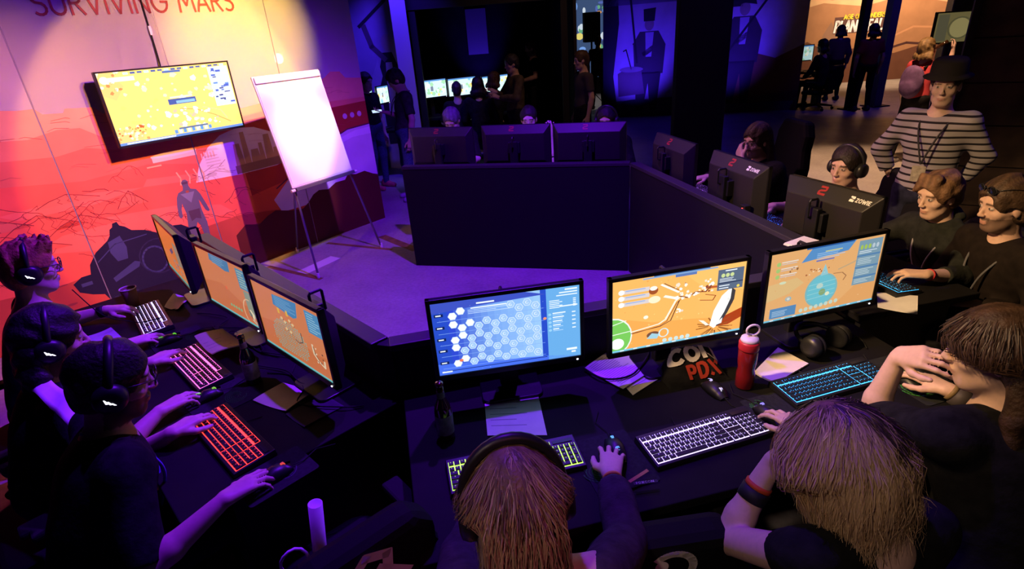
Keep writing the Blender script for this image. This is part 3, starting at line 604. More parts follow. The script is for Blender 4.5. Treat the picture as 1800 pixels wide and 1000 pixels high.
def art_rocket(p):
    p.rect(0, 0, 1, 1, srgb(250, 184, 98), 0); p.poly([(0, 0), (0, .5), (.3, .35), (.6, .3), (1, .2), (1, 0)], srgb(246, 170, 84), 1); p.poly([(.5, 1), (1, 1), (1, .6), (.7, .7)], srgb(252, 192, 106), 1)
    speckle(p, 50, 0, 1, .05, .95, [srgb(240, 160, 80), srgb(255, 205, 125)], .004, .012, 1, 9)
    bottom_bar(p); p.rect(.22, .965, .78, .985, srgb(130, 165, 205), 6); p.rect(.46, .93, .62, .965, srgb(90, 120, 180), 6)
    # green dome at the left
    p.ell(0, .22, .15, .28, srgb(235, 240, 235), 2); p.ell(0, .22, .14, .26, srgb(120, 200, 90), 3); p.line([(0, .40), (.10, .44)], .012, srgb(225, 240, 220), 4); p.line([(0, .26), (.14, .28)], .012, srgb(225, 240, 220), 4); p.ell(.04, .12, .05, .08, srgb(240, 250, 240), 4)
    # pipes
    P = [(.14, .26), (.35, .31), (.40, .36), (.47, .60), (.50, .64)]
    p.line(P, .014, srgb(250, 240, 225), 4); p.line([(a + .01, b - .03) for a, b in P], .006, DKR, 3); p.line([(.14, .24), (.36, .27), (.44, .33), (.50, .60)], .008, srgb(90, 50, 40), 4); p.line([(.50, .66), (.56, .62), (.62, .68), (.70, .66), (.74, .74)], .012, srgb(120, 60, 40), 4)
    speckle(p, 40, .46, .76, .60, .84, [srgb(255, 250, 245), srgb(245, 225, 205), srgb(140, 70, 50), srgb(255, 240, 225)], .008, .022, 5, 4)
    p.line([(.36, .86), (.49, .72)], .02, srgb(255, 250, 240), 4); p.line([(.38, .87), (.49, .75)], .008, srgb(120, 70, 50), 5); p.line([(.39, .69), (.47, .64)], .03, srgb(255, 245, 230), 4)
    p.ell(.30, .80, .035, .055, srgb(160, 80, 40), 4); p.ell(.30, .83, .028, .03, srgb(250, 240, 230), 5); p.ell(.31, .67, .045, .05, srgb(255, 235, 200), 4); p.ell(.25, .44, .018, .025, srgb(255, 245, 225), 4)
    p.ell(.31, .165, .05, .05, srgb(120, 80, 60), 4); p.poly([(.26, .12), (.34, .10), (.36, .16), (.30, .19)], srgb(160, 205, 220), 5); p.ring(.39, .17, .035, .010, srgb(200, 235, 245), 5, ry=.06)
    speckle(p, 8, .48, .58, .42, .48, [srgb(255, 245, 235), srgb(235, 215, 200)], .008, .016, 5, 8); p.line([(.66, .55), (.76, .52), (.78, .58), (.70, .62)], .008, DKR, 4); p.line([(.68, .72), (.82, .70)], .03, srgb(190, 90, 40), 3)
    # the rocket with its scorch mark and shadow
    p.poly([(.80, .12), (.84, .24), (1, .34), (1, .20), (.9, .12)], srgb(170, 62, 18), 2); r_ = random.Random(2)
    for k in range(26):
        a = r_.uniform(0, 6.28); d0, d1 = r_.uniform(.03, .07), r_.uniform(.09, .17); p.line([(.79 + d0 * math.cos(a), .13 + 1.1 * d0 * math.sin(a)), (.79 + d1 * math.cos(a), .13 + 1.1 * d1 * math.sin(a))], r_.uniform(.004, .012), srgb(150, 92, 40), 3)
    p.poly([(.75, .15), (.775, .36), (.83, .56), (.895, .66), (.93, .62), (.93, .50), (.88, .32), (.82, .14), (.785, .10)], srgb(252, 252, 252), 5); p.poly([(.80, .12), (.86, .32), (.90, .50), (.905, .655), (.935, .61), (.93, .48), (.885, .30), (.83, .14)], srgb(60, 58, 62), 6)
    p.poly([(.80, .14), (.845, .16), (.85, .24), (.825, .20)], srgb(245, 245, 245), 7); p.poly([(.75, .16), (.70, .24), (.66, .26), (.72, .16)], srgb(250, 240, 225), 5); p.ell(.885, .50, .012, .02, srgb(230, 230, 225), 7)
    # side panels
    for i in range(3): p.rect(.05, .81 - .085 * i, .27, .865 - .085 * i, srgb(215, 205, 205), 4); p.ell(.065, .838 - .085 * i, .022, .035, srgb(245, 245, 245), 5); p.rect(.095, .845 - .085 * i, .24, .855 - .085 * i, srgb(120, 165, 230), 5)
    p.rect(.785, .64, .985, .93, srgb(88, 104, 128), 6); p.rect(.785, .73, .985, .745, srgb(44, 58, 90), 7); p.rect(.84, .90, .93, .915, UIW, 7)
    for i in range(3): p.ell(.825 + .035 * i, .845, .015, .028, srgb(200, 215, 150), 7)
    ui_lines(p, .80, .96, .75, .81, 3, UIW, 7); ui_lines(p, .80, .92, .65, .72, 2, UIW, 7); p.ell(.95, .67, .012, .02, srgb(235, 210, 90), 7)
    for i in range(5): p.ell(.40 + .045 * i, .055, .017, .028, srgb(200, 225, 225), 6)
def art_dome(p):
    p.rect(0, 0, 1, 1, srgb(236, 178, 116), 0); p.poly([(0, .55), (.25, .60), (.32, .50), (.2, .38), (0, .30)], srgb(228, 190, 130), 1); p.poly([(.6, 0), (1, 0), (1, .4), (.8, .3)], srgb(232, 168, 104), 1)
    speckle(p, 30, 0, .9, .05, .9, [srgb(226, 164, 100), srgb(244, 196, 140)], .004, .01, 1, 21); bottom_bar(p)
    p.poly([(.27, .80), (.36, 1), (.74, 1), (.68, .86)], srgb(92, 148, 205), 4); p.rect(.47, .90, .62, .912, srgb(230, 225, 130), 5); ui_lines(p, .40, .66, .80, .90, 4, srgb(170, 205, 240), 5)
    p.rect(.40, .775, .56, .795, srgb(110, 120, 190), 5)
    p.ell(.49, .33, .145, .25, srgb(132, 186, 190), 3, n=28); p.ell(.49, .33, .13, .225, srgb(112, 196, 212), 4, n=28); p.poly([(.46, .55), (.49, .72), (.53, .56)], srgb(150, 205, 215), 4)
    for i in range(4): p.line([(.37, .22 + .07 * i), (.61, .25 + .07 * i)], .006, srgb(170, 220, 220), 5)
    p.ell(.50, .30, .03, .05, srgb(140, 170, 120), 5); p.ell(.55, .26, .02, .03, srgb(230, 235, 200), 5); p.ell(.47, .40, .03, .04, srgb(190, 215, 205), 5)
    p.line([(.58, .55), (.66, .54), (.70, .48), (.68, .42)], .010, srgb(170, 120, 80), 4); p.line([(.62, .60), (.74, .66), (.80, .70)], .02, srgb(200, 170, 130), 4); speckle(p, 16, .30, .56, .60, .68, [srgb(245, 225, 195), srgb(180, 110, 70)], .006, .012, 4, 33); speckle(p, 5, .18, .25, .70, .76, [srgb(150, 100, 60)], .008, .016, 4, 31)
    p.ring(.20, .30, .022, .008, srgb(110, 190, 220), 4, ry=.03); p.ell(.20, .30, .012, .018, srgb(200, 230, 235), 5); p.ell(.13, .56, .03, .02, srgb(215, 225, 190), 4)
    for i in range(3): p.ell(.075, .84 - .09 * i, .018, .03, srgb(170, 205, 120), 5); p.rect(.10, .85 - .09 * i, .24, .865 - .09 * i, srgb(235, 225, 215), 4); p.rect(.10, .825 - .09 * i, .23, .836 - .09 * i, srgb(210, 200, 205), 4)
    p.poly([(.77, .30), (.77, .96), (.985, .96), (.985, .30)], srgb(128, 160, 178), 4); p.rect(.77, .72, .985, .745, srgb(88, 132, 178), 5); p.rect(.77, .55, .985, .575, srgb(88, 132, 178), 5); p.rect(.77, .40, .985, .425, srgb(88, 132, 178), 5)
    for i in range(5): p.ell(.80 + .036 * i, .86, .013, .035, srgb(170, 200, 90) if i < 3 else srgb(190, 205, 215), 5)
    ui_lines(p, .785, .96, .76, .81, 2, UIW, 5); ui_lines(p, .785, .96, .60, .70, 4, srgb(205, 220, 225), 5); ui_lines(p, .785, .96, .44, .54, 4, srgb(205, 220, 225), 5); ui_lines(p, .785, .96, .32, .39, 3, srgb(205, 220, 225), 5)
    p.rect(.05, .04, .28, .19, srgb(88, 140, 190), 5); ui_lines(p, .07, .26, .06, .15, 4, srgb(190, 215, 235), 6)
    for i in range(8): p.ell(.33 + .045 * i, .075 + .006 * i, .017, .03, srgb(200, 220, 205), 5)
def art_left(kind):
    def f_(p):
        p.rect(0, 0, 1, 1, srgb(222, 134, 86), 0); p.poly([(0, 0), (0, .4), (.4, .5), (.8, .3), (1, .35), (1, 0)], srgb(214, 122, 74), 1)
        speckle(p, 30, 0, 1, .05, .95, [srgb(206, 118, 70), srgb(232, 150, 100)], .004, .012, 1, 50 + kind); p.rect(0, 0, 1, .03, srgb(110, 200, 205), 5)
        if kind == 3:
            p.poly([(.31, .76), (.33, .92), (.70, .97), (.66, .74), (.60, .70)], srgb(74, 140, 190), 3); ui_lines(p, .35, .66, .76, .92, 6, srgb(130, 180, 215), 4)
            p.rect(.80, .62, .985, .94, srgb(84, 150, 196), 3); ui_lines(p, .82, .97, .64, .92, 8, srgb(160, 205, 225), 4)
            r_ = random.Random(1)
            for i in range(17):
                for j in range(15):
                    x = .22 + .030 * i; y = .10 + .036 * j; d_ = math.hypot((x - .46) / .26, (y - .30) / .30)
                    if d_ < 1: p.poly([(x + .010 * math.cos(R(60 * q)), y + .014 * math.sin(R(60 * q))) for q in range(6)], srgb(128, 190, 176) if r_.random() > .2 else srgb(172, 172, 140), 2)
            for x, y in ((.40, .60), (.44, .56), (.52, .62), (.56, .58), (.44, .46), (.50, .44)): p.ell(x, y, .018, .022, srgb(240, 205, 150), 4); p.ell(x + .01, y - .012, .014, .01, srgb(120, 70, 50), 3)
            p.line([(.55, .36), (.60, .34), (.66, .38), (.66, .52)], .012, srgb(100, 70, 60), 4); p.rect(.36, .66, .39, .74, srgb(240, 190, 70), 5); p.rect(.49, .68, .52, .76, srgb(240, 190, 70), 5)
            p.line([(.80, .44), (.80, .30), (.85, .22), (.92, .17), (.93, .27)], .022, srgb(238, 215, 180), 4); p.line([(.81, .42), (.82, .31), (.86, .24)], .008, srgb(90, 60, 50), 5); speckle(p, 8, .78, .94, .18, .44, [srgb(250, 235, 205), srgb(110, 70, 55)], .008, .014, 5, 3)
        elif kind == 2:
            p.poly([(.28, .86), (.30, .98), (.70, .98), (.68, .80), (.58, .78)], srgb(74, 134, 178), 3); ui_lines(p, .34, .66, .82, .96, 4, srgb(130, 175, 205), 4)
            p.rect(.82, .60, 1, .94, srgb(90, 150, 180), 3); ui_lines(p, .84, .98, .62, .92, 7, srgb(190, 205, 180), 4); p.rect(.86, .15, .98, .58, srgb(150, 160, 140), 2)
            p.ring(.90, .20, .13, .016, srgb(236, 190, 150), 4, a0=80, a1=300, ry=.24); p.line([(.90, .26), (.94, .20), (.92, .10), (1, .04)], .035, srgb(245, 225, 185), 5); p.line([(.88, .25), (.90, .14), (.97, .06)], .012, srgb(70, 45, 40), 6)
            p.ell(.50, .46, .02, .035, srgb(240, 110, 70), 4)
            for i in range(5): p.ell(.50 + .05 * i, .16, .016, .026, srgb(120, 200, 150), 4)
        else:
            p.rect(0, 0, 1, 1, srgb(216, 122, 52), 1); p.poly([(.42, .52), (.60, .64), (.62, .56), (.46, .44)], srgb(60, 80, 120), 3); p.rect(.72, .35, .96, .80, srgb(140, 140, 120), 2); speckle(p, 24, .45, .9, .10, .40, [srgb(90, 150, 160), srgb(120, 160, 140), srgb(70, 110, 140)], .012, .03, 3, 71); p.rect(0, 0, 1, .06, srgb(90, 160, 150), 5)
    return f_
def art_off(p): p.rect(0, 0, 1, 1, srgb(200, 120, 60), 0); p.rect(.8, .3, 1, .95, srgb(60, 120, 170), 1); p.rect(.3, .8, .7, 1, srgb(60, 120, 170), 1); p.rect(0, 0, 1, .03, srgb(110, 200, 205), 1)
def art_bright(k):
    def f_(p):
        p.rect(0, 0, 1, 1, srgb(190, 225, 225), 0); speckle(p, 26, 0, 1, 0, 1, [srgb(230, 240, 225), srgb(120, 180, 215), srgb(240, 205, 110), srgb(150, 200, 160), srgb(245, 245, 240)], .04, .12, 1, k)
        p.rect(.0, .92, 1, 1, srgb(80, 130, 190), 2); p.rect(.42, .35, .52, .62, srgb(110, 120, 140), 2)
    return f_
G = 'monitors on the ring of desks'
monitor('monitor on the near desk showing a blue research tree of hexagons', -.025, 1.782, 7.6, art_research, 1.15, G)
monitor('monitor on the near desk showing a white rocket on orange ground', .625, 1.862, 11.1, art_rocket, 1.15, G)
monitor('monitor on the near desk showing a pale blue dome on tan ground', 1.258, 2.012, 14.1, art_dome, .95, G)
monitor('left desk monitor nearest the camera with a teal hexagon grid', -.880, 1.935, -44.2, art_left(3), .80, G)
monitor('middle monitor of the left desk with a cream ring at its corner', -1.345, 2.425, -43.5, art_left(2), .80, G)
monitor('left desk monitor closest to the mural, turned almost edge-on', -1.885, 2.965, -51, art_left(1), .80, G)
monitor('right desk monitor closest to the black pillar, seen from behind', 1.345, 4.285, 101.5, art_off, .8, G, w_=.60)
monitor('middle monitor of the right desk with white logo on its back', 1.515, 3.49, 101.5, art_off, .8, G, logo=True, w_=.59)
monitor('right desk monitor nearest the camera with red emblem and white logo', 1.695, 2.755, 109, art_off, .8, G, logo=True)
monitor('left monitor of three on the far desk, seen from behind', -.565, 5.49, 161, art_off, .8, G, w_=.66, h_=.37)
monitor('middle monitor of three on the far desk, seen from behind', .145, 5.31, 164, art_off, .8, G, w_=.66, h_=.37)
monitor('right monitor of three on the far desk, seen from behind', .80, 5.11, 164, art_off, .8, G, w_=.66, h_=.37)

# ------------------------------------------------------------------ keyboards with single keys
U = .019; KEYMESH = {}
def key_mesh(wu, hu=1.):
    k = (round(wu, 2), round(hu, 2))
    if k not in KEYMESH:
        a, b = wu * U / 2 - .0017, hu * U / 2 - .0015; c, d = a - .0010, b - .0014
        mb = MB().hull8([(-a, -b, 0), (a, -b, 0), (a, b, 0), (-a, b, 0)], [(-c, -d, .0048), (c, -d, .0048), (c, d, .0048), (-c, d, .0048)])
        me = bpy.data.meshes.new('key'); me.from_pydata(mb.v, [], mb.f); me.materials.append(key_black); KEYMESH[k] = me
    return KEYMESH[k]
def layout():
    K = []
    def row(x, y, ws):
        for w_ in ws:
            if w_ > 0: K.append((x + w_ / 2, y, w_, 1.))
            x += abs(w_)
    row(0, 0, [1, -1] + [1] * 4 + [-.5] + [1] * 4 + [-.5] + [1] * 4)
    row(0, -1.3, [1] * 13 + [2]); row(0, -2.3, [1.5] + [1] * 12 + [1.5]); row(0, -3.3, [1.75] + [1] * 11 + [2.25]); row(0, -4.3, [2.25] + [1] * 10 + [2.75]); row(0, -5.3, [1.25] * 3 + [6.25] + [1.25] * 4)
    for y in (0, -1.3, -2.3): row(15.25, y, [1] * 3)
    row(16.25, -4.3, [1]); row(15.25, -5.3, [1] * 3)
    row(18.5, -1.3, [1] * 4)
    for y in (-2.3, -3.3, -4.3): row(18.5, y, [1] * 3)
    row(18.5, -5.3, [2, 1]); K.append((22., -2.8, 1., 2.)); K.append((22., -4.8, 1., 2.))
    return K
KEYS = layout()
def keyboard(label, x, y, rz, col, strength, group='lit gaming keyboards', z=TOP):
    t = thing('keyboard', label, 'keyboard', (x, y, z), R(rz), group)
    W_, D_ = 22.5 * U + .020, 6.3 * U + .034
    cs = MB(); cs.hull8([(-W_ / 2, -D_ / 2, .003), (W_ / 2, -D_ / 2, .003), (W_ / 2, D_ / 2, .003), (-W_ / 2, D_ / 2, .003)], [(-W_ / 2 + .003, -D_ / 2 + .003, .018), (W_ / 2 - .003, -D_ / 2 + .003, .018), (W_ / 2 - .003, D_ / 2 - .003, .026), (-W_ / 2 + .003, D_ / 2 - .003, .026)])
    cs.build('case', black_plastic, t, bev=.002)
    sl = .008 / D_
    plate = mat('backlight_' + label, col, .5, emit=strength); leg_m = mat('legend_' + label, col, .5, emit=strength * .22)
    zt = lambda yy: .0222 + sl * yy
    # three backlit wells, one for each block of keys
    x0 = -22.5 * U / 2; yt = 5.8 * U / 2 - .006
    for a, b in ((0, 15), (15.25, 18.25), (18.5, 22.5)):
        yb_ = yt - 5.8 * U - .002; ya = yt + .5 * U + .001 if a < 18 else yt - .8 * U + .001
        bl = MB(); bl.hull8([(x0 + a * U, yb_, .012), (x0 + b * U, yb_, .012), (x0 + b * U, ya, .012), (x0 + a * U, ya, .012)], [(x0 + a * U, yb_, zt(yb_)), (x0 + b * U, yb_, zt(yb_)), (x0 + b * U, ya, zt(ya)), (x0 + a * U, ya, zt(ya))]); bl.build('backlight', plate, t)
    # filler plates in the gaps of the navigation block and between function keys
    for cx, cy, wx, wy in ((16.75, -3.3, 2.9, .86), (15.75, -4.3, .9, .9), (17.75, -4.3, .9, .9), (1.5, 0, .9, .9), (6.25, 0, .42, .9), (10.75, 0, .42, .9)):
        yy = yt + cy * U; MB().box((x0 + cx * U, yy, zt(yy) + .0008), (wx * U, wy * U, .003)).build('filler_plate', black_plastic, t)
    MB().box((x0 + 20.5 * U, yt + .05 * U, zt(yt) + .001), (3.6 * U, .8 * U, .0025)).build('media_strip', satin_black, t)
    lg = MB()
    tilt = math.atan(sl)
    for kx, ky, kw, kh in KEYS:
        px, py = x0 + kx * U, yt + ky * U
        o = bpy.data.objects.new('key', key_mesh(kw, kh)); link(o, t); o.location = (px, py, zt(py) + .0004); o.rotation_euler = (tilt, 0, 0)
        if kw < 3: lg.box((px - .001, py + .0022, zt(py) + .0056 + sl * .0022), (.0030, .0036, .0006))
    tag(lg.build('legends', leg_m, t), kind='stuff')
    tail = MB().tube([(-.05, D_ / 2 - .004, .012), (-.05, D_ / 2 + .02, .006), (-.04, D_ / 2 + .06, .004)], .0022, 6).build('cable', rubber, t)
    return t
keyboard('black keyboard with white backlight at the mural end of the left desk', -1.985, 2.765, -52, srgb(200, 185, 255), 2.2)
keyboard('black keyboard glowing pink on the left desk', -1.457, 2.206, -46, srgb(255, 110, 190), 2.2)
keyboard('black keyboard glowing red on the left desk', -1.084, 1.678, -45.4, srgb(255, 60, 50), 2.2)
keyboard('black keyboard glowing yellow green before the blond player with headset', -.035, 1.42, 10.7, srgb(190, 255, 70), 1.5)
keyboard('black keyboard with white violet backlight in the middle of the near desk', .610, 1.486, 16.0, srgb(215, 195, 255), 2.0)
keyboard('black keyboard glowing icy blue at the right end of the near desk', 1.180, 1.736, 15.4, srgb(70, 190, 255), 1.6)
keyboard('black keyboard glowing cyan under the hand of the hooded player', 1.875, 2.60, 101.5, srgb(60, 190, 255), 1.8)
keyboard('blue lit keyboard on the right desk between two branded monitors', 1.81, 3.45, 101.5, srgb(70, 120, 255), 2.2)
keyboard('violet lit keyboard on the right desk near the black pillar', 1.625, 4.36, 101.5, srgb(190, 120, 255), 2.0)

# ------------------------------------------------------------------ mice and mats
mat_cloth = mat('mat_cloth', (.022, .024, .024), .95, .1, noise=.2, nscale=80); swirl = mat('swirl_green', (.05, .30, .05), .9, .1); swirl_dim = mat('swirl_dim', (.035, .16, .045), .9, .1)
def mouse_mat(label, x, y, rz, w_, d_, cx, cy, s, mt):
    t = thing('mouse_mat', label, 'mouse mat', (x, y, TOP), R(rz), 'printed mouse mats')
    MB().prism(rrect(0, 0, w_, d_, .012), .0005, .003).build('cloth', mat_cloth, t)
    p = Print()
    for k in range(5): p.ring(cx, cy, s * (.25 + .18 * k), s * .075, (.1, .4, .1), 1, n=18, a0=20 + 40 * k, a1=330 + 25 * k, ry=s * (.20 + .15 * k))
    p.build('swirl_print', mt, t, lambda u, v, l: (u, v, .0031 + l))
mouse_mat('dark mouse mat with faint green swirl beside the yellow green keyboard', .285, 1.415, 14, .21, .26, -.06, -.03, .055, swirl_dim)
mouse_mat('dark mouse mat with small green swirl between the white and blue keyboards', .905, 1.585, 15, .15, .22, -.03, .07, .03, swirl)
mouse_mat('dark mouse mat with bright green swirl at the right end of the near desk', 1.475, 1.73, 15, .17, .30, -.02, -.05, .07, swirl)
mouse_mat('dark mouse mat with green print between white and pink keyboards', -1.70, 2.50, -48, .22, .24, .02, .07, .05, swirl_dim)
mouse_mat('dark mouse mat with green print between pink and red keyboards', -1.24, 1.945, -45.5, .22, .24, .03, .05, .05, swirl_dim)
mouse_mat('dark mouse mat below the red keyboard at the desk end', -.845, 1.47, -45.4, .17, .24, .0, .03, .05, mat('swirl_grey', (.05, .05, .08), .9))
def mouse(label, x, y, rz, col, z=TOP + .003):
    t = thing('computer_mouse', label, 'mouse', (x, y, z), R(rz), 'computer mice')
    pr = [(-.5, .55, .0), (-.3, .85, .7), (0, 1, 1.), (.3, .92, .85), (.5, .6, .25)]
    V = []; n = 9
    for f_, wf, hf in pr:
        for i in range(n):
            a = math.pi * i / (n - 1); V.append((.032 * wf * math.cos(a), f_ * .12, .002 + .038 * max(hf, .12) * math.sin(a) ** .7))
    Fc = [(i * n + k, i * n + k + 1, (i + 1) * n + k + 1, (i + 1) * n + k) for i in range(4) for k in range(n - 1)] + [tuple(range(n)), tuple(range(5 * n - 1, 4 * n - 1, -1))] + [(i * n, (i + 1) * n, (i + 1) * n + n - 1, i * n + n - 1) for i in range(4)]
    mesh_obj('body', V, Fc, black_plastic, t, smooth=True)
    MB().cyl((-.004, .034, .030), (.004, .034, .030), .0085, n=12).build('wheel', mat('wheel_glow_' + label, col, emit=.7), t)
    MB().box((0, .045, .0305), (.0015, .03, .010), rotm('X', -16)).build('button_gap', rubber, t)
    p = Print()
    for k in range(3): p.ring(0, -.026, (.003 + .003 * k), .0014, col, 1, n=8, a0=30 * k, a1=220 + 30 * k)
    p.build('palm_logo', mat('logo_glow_' + label, col, emit=.9), t, lambda u, v, l: (u, v, .0372 - (v + .026) ** 2 * 2 + .0008))
    MB().tube([(0, .058, .010), (.004, .10, .004), (-.02, .16, .003), (.01, .22, .003)], .0018, 6).build('cable', rubber, t)
    return t
mouse('black mouse under the blond headset player\'s hand', .303, 1.455, 8, srgb(120, 220, 255))
mouse('black mouse held at the right end of the white keyboard', .868, 1.570, 18, srgb(150, 150, 255))
mouse('black mouse under the hand with the chunky watch', 1.452, 1.690, 14, srgb(120, 220, 120))
mouse('black mouse with green light beside the white keyboard', -1.742, 2.485, -50, srgb(120, 255, 60))
mouse('black mouse with green light beside the pink keyboard', -1.300, 1.955, -47, srgb(150, 255, 60))
mouse('black mouse with red light beside the red keyboard', -.842, 1.458, -47, srgb(255, 90, 60))
mouse('spare black mouse with white mark behind the white keyboard', .738, 1.745, 200, srgb(220, 225, 255), z=TOP)

# ------------------------------------------------------------------ papers, bottles and other things on the desks
WHT = (.80, .78, .76); CRM = (.74, .68, .58); TXT = (.30, .29, .32)
def sheet(label, corners, z=TOP, lines=0, col=WHT, curl=.006, name='paper_sheet', pages=1, cat='paper', group='loose papers on the desks', lift=(0, 0), head=False):
    c = np.array(corners, float); ctr = c.mean(0)
    t = thing(name, label, cat, (ctr[0], ctr[1], z), 0, group); c = c - ctr
    def P(u, v, e=0.): return (1 - u) * (1 - v) * c[0] + u * (1 - v) * c[1] + u * v * c[2] + (1 - u) * v * c[3]
    n = 8; th = .0012 * pages + .0008
    def zz(u, v): return curl * (math.sin(3.0 * u + 1.0) * .5 + .5) * (2 * v - 1) ** 2 + lift[0] * u ** 2 + lift[1] * (1 - u) ** 2
    V = []; 
    for top in (1, 0):
        for i in range(n + 1):
            for j in range(n + 1):
                q = P(i / n, j / n); V.append((q[0], q[1], .0006 + zz(i / n, j / n) + (th if top else 0)))
    N2 = (n + 1) ** 2; Fc = []; ix = lambda i, j: i * (n + 1) + j
    for i in range(n):
        for j in range(n):
            a, b, d, e = ix(i, j), ix(i + 1, j), ix(i + 1, j + 1), ix(i, j + 1); Fc.append((a, b, d, e)); Fc.append((N2 + e, N2 + d, N2 + b, N2 + a))
    for i in range(n):
        for a, b in (((i, 0), (i + 1, 0)), ((i + 1, n), (i, n)), ((0, i + 1), (0, i)), ((n, i), (n, i + 1))):
            Fc.append((ix(*b), ix(*a), N2 + ix(*a), N2 + ix(*b)))
    mesh_obj('page', V, Fc, mat('paper_%.2f' % col[2], col, .75, .15, noise=.06, nscale=14), t, smooth=False)
    if lines:
        p = Print(); r_ = random.Random(lines)
        for k in range(lines):
            v = .94 - .86 * k / lines; wd = r_.uniform(.5, .9) if not head or k > 1 else .35
            p.rect(.08, v - .006, .08 + wd * .86, v + .006, TXT, 1)
        p.build('printed_text', paper_mat, t, lambda u, v, l: (*P(u, 1 - v), .0006 + zz(u, 1 - v) + th + l * 1.2))
    return t
sheet('printed white sheet lying below the research tree monitor', [(-.146, 1.857), (.066, 1.857), (.083, 1.565), (-.128, 1.583)], lines=7, head=True, curl=.004)
sheet('printed sheet on top of the papers under the rocket monitor', [(.275, 1.956), (.414, 2.094), (.575, 1.93), (.40, 1.79)], z=TOP + .006, lines=18, curl=.004)
sheet('lower sheet sticking out of the papers under the rocket monitor', [(.37, 1.99), (.53, 2.06), (.62, 1.90), (.43, 1.755)], lines=10, curl=.003)
sheet('cream booklet lying open beside the red drinking bottle', [(.93, 1.835), (1.105, 2.005), (1.165, 1.87), (.985, 1.755)], col=CRM, pages=5, name='booklet', cat='booklet')
sheet('open paper booklet above the pink keyboard', [(-1.575, 2.435), (-1.480, 2.525), (-1.295, 2.345), (-1.40, 2.245)], z=TOP + .028, col=CRM, pages=4, lines=6, name='booklet', cat='booklet', curl=.02)
sheet('folded paper lying before the nearest monitor of the left desk', [(-1.091, 1.909), (-1.012, 2.032), (-.853, 1.949), (-.925, 1.817)], col=CRM, pages=2, curl=.008)
sheet('white paper under the monitor closest to the mural', [(-1.985, 2.90), (-2.045, 3.11), (-1.90, 3.02), (-1.885, 2.86)], curl=.012)
sheet('dark card lying flat beside the folded paper', [(-.92, 1.80), (-.80, 1.92), (-.70, 1.83), (-.82, 1.71)], col=(.05, .045, .06), name='card', cat='card')
sheet('bright white sheet on the right desk end beside the cyan keyboard', [(1.705, 2.285), (1.80, 2.44), (1.955, 2.37), (1.83, 2.195)], curl=.004)
sheet('grey notepad on the left desk beside the second player\'s chin', [(-2.16, 2.69), (-2.02, 2.56), (-2.10, 2.47), (-2.24, 2.60)], col=(.45, .43, .48), pages=4, name='notepad', cat='notepad')
cp = thing('paper_stack', 'white papers lying on the ledge behind the dome monitor', 'paper', (1.45, 2.545, .981), R(20)); 
for k in range(3): MB().box((.0 + .004 * k, .003 * k, .003 + .004 * k), (.15, .10, .0035), rotm('Z', 4 * k)).build('page', mat('paper_0.76', WHT, .75), cp)

def bottle(label, x, y, glass, h=.235, r=.031):
    t = thing('beer_bottle', label, 'bottle', (x, y, TOP), 0, 'beer bottles')
    MB().lathe([(r * .9, .001), (r, .006), (r, h * .50), (r * .86, h * .60), (r * .50, h * .70), (r * .42, h * .80), (r * .40, h * .94)], 20).build('glass_body', glass, t, smooth=True)
    MB().lathe([(r * .46, h * .935), (r * .48, h * .95), (r * .46, h * .985), (r * .38, h)], 16).build('lip', glass, t, smooth=True)
    MB().lathe([(r * 1.02, h * .12), (r * 1.025, h * .13), (r * 1.025, h * .44), (r * 1.02, h * .45)], 20).build('label_band', mat('beer_label', (.22, .26, .30), .6, noise=.5, nscale=30), t, smooth=True)
    MB().lathe([(r * .47, h * .74), (r * .475, h * .75), (r * .44, h * .84), (r * .43, h * .85)], 16).build('neck_label', mat('neck_label', (.12, .12, .14), .6), t, smooth=True)
brown_glass = mat('brown_glass', (.035, .014, .005), .08, .6, coat=.6); green_glass = mat('dark_glass', (.008, .010, .008), .08, .6, coat=.6)
bottle('brown beer bottle left of the printed sheet on the near desk', -.275, 1.60, brown_glass)
bottle('dark beer bottle between the monitors of the left desk', -1.145, 2.06, green_glass)
cpw = thing('coffee_cup', 'paper coffee cup with pale rim at the mural end of the desk', 'cup', (-2.205, 2.975, TOP))
MB().lathe([(.030, .001), (.031, .004), (.042, .112), (.040, .112), (.036, .10), (.030, .092), (.001, .092)], 24).build('cup_wall', mat('kraft', (.16, .09, .06), .7), cpw, smooth=True)
rim = MB().tube([(.042 * math.cos(R(15 * i)), .042 * math.sin(R(15 * i)), .113) for i in range(24)], .0032, 8, closed=True).build('rim', mat('rim_pale', (.7, .66, .62), .6), cpw, smooth=True)
MB().lathe([(.0372, .0935), (.0372, .098), (.001, .098)], 20).build('milk_foam', mat('foam', (.72, .66, .6), .6), cpw)
rb = thing('drinking_bottle', 'red translucent drinking bottle with violet loop cap', 'bottle', (.862, 1.765, TOP))
red_pl = mat('red_plastic', (.30, .014, .020), .25, .5, trans=.25, coat=.4)
MB().lathe([(.030, .001), (.034, .006), (.034, .06), (.030, .085), (.034, .11), (.035, .16), (.030, .175)], 24).build('body', red_pl, rb, smooth=True)
MB().lathe([(.036, .168), (.037, .172), (.037, .196), (.034, .203)], 24).build('collar', mat('red_cap', (.45, .02, .04), .4), rb, smooth=True)
cap_m = mat('cap_violet', (.62, .55, .72), .45); MB().lathe([(.032, .203), (.033, .206), (.030, .216), (.012, .219)], 24).build('lid', cap_m, rb, smooth=True)
MB().tube([(.012 + .024 * math.cos(R(a)), .006, .222 + .020 + .022 * math.sin(R(a))) for a in range(-100, 261, 20)], .0042, 8, closed=False).build('carry_loop', cap_m, rb, smooth=True)
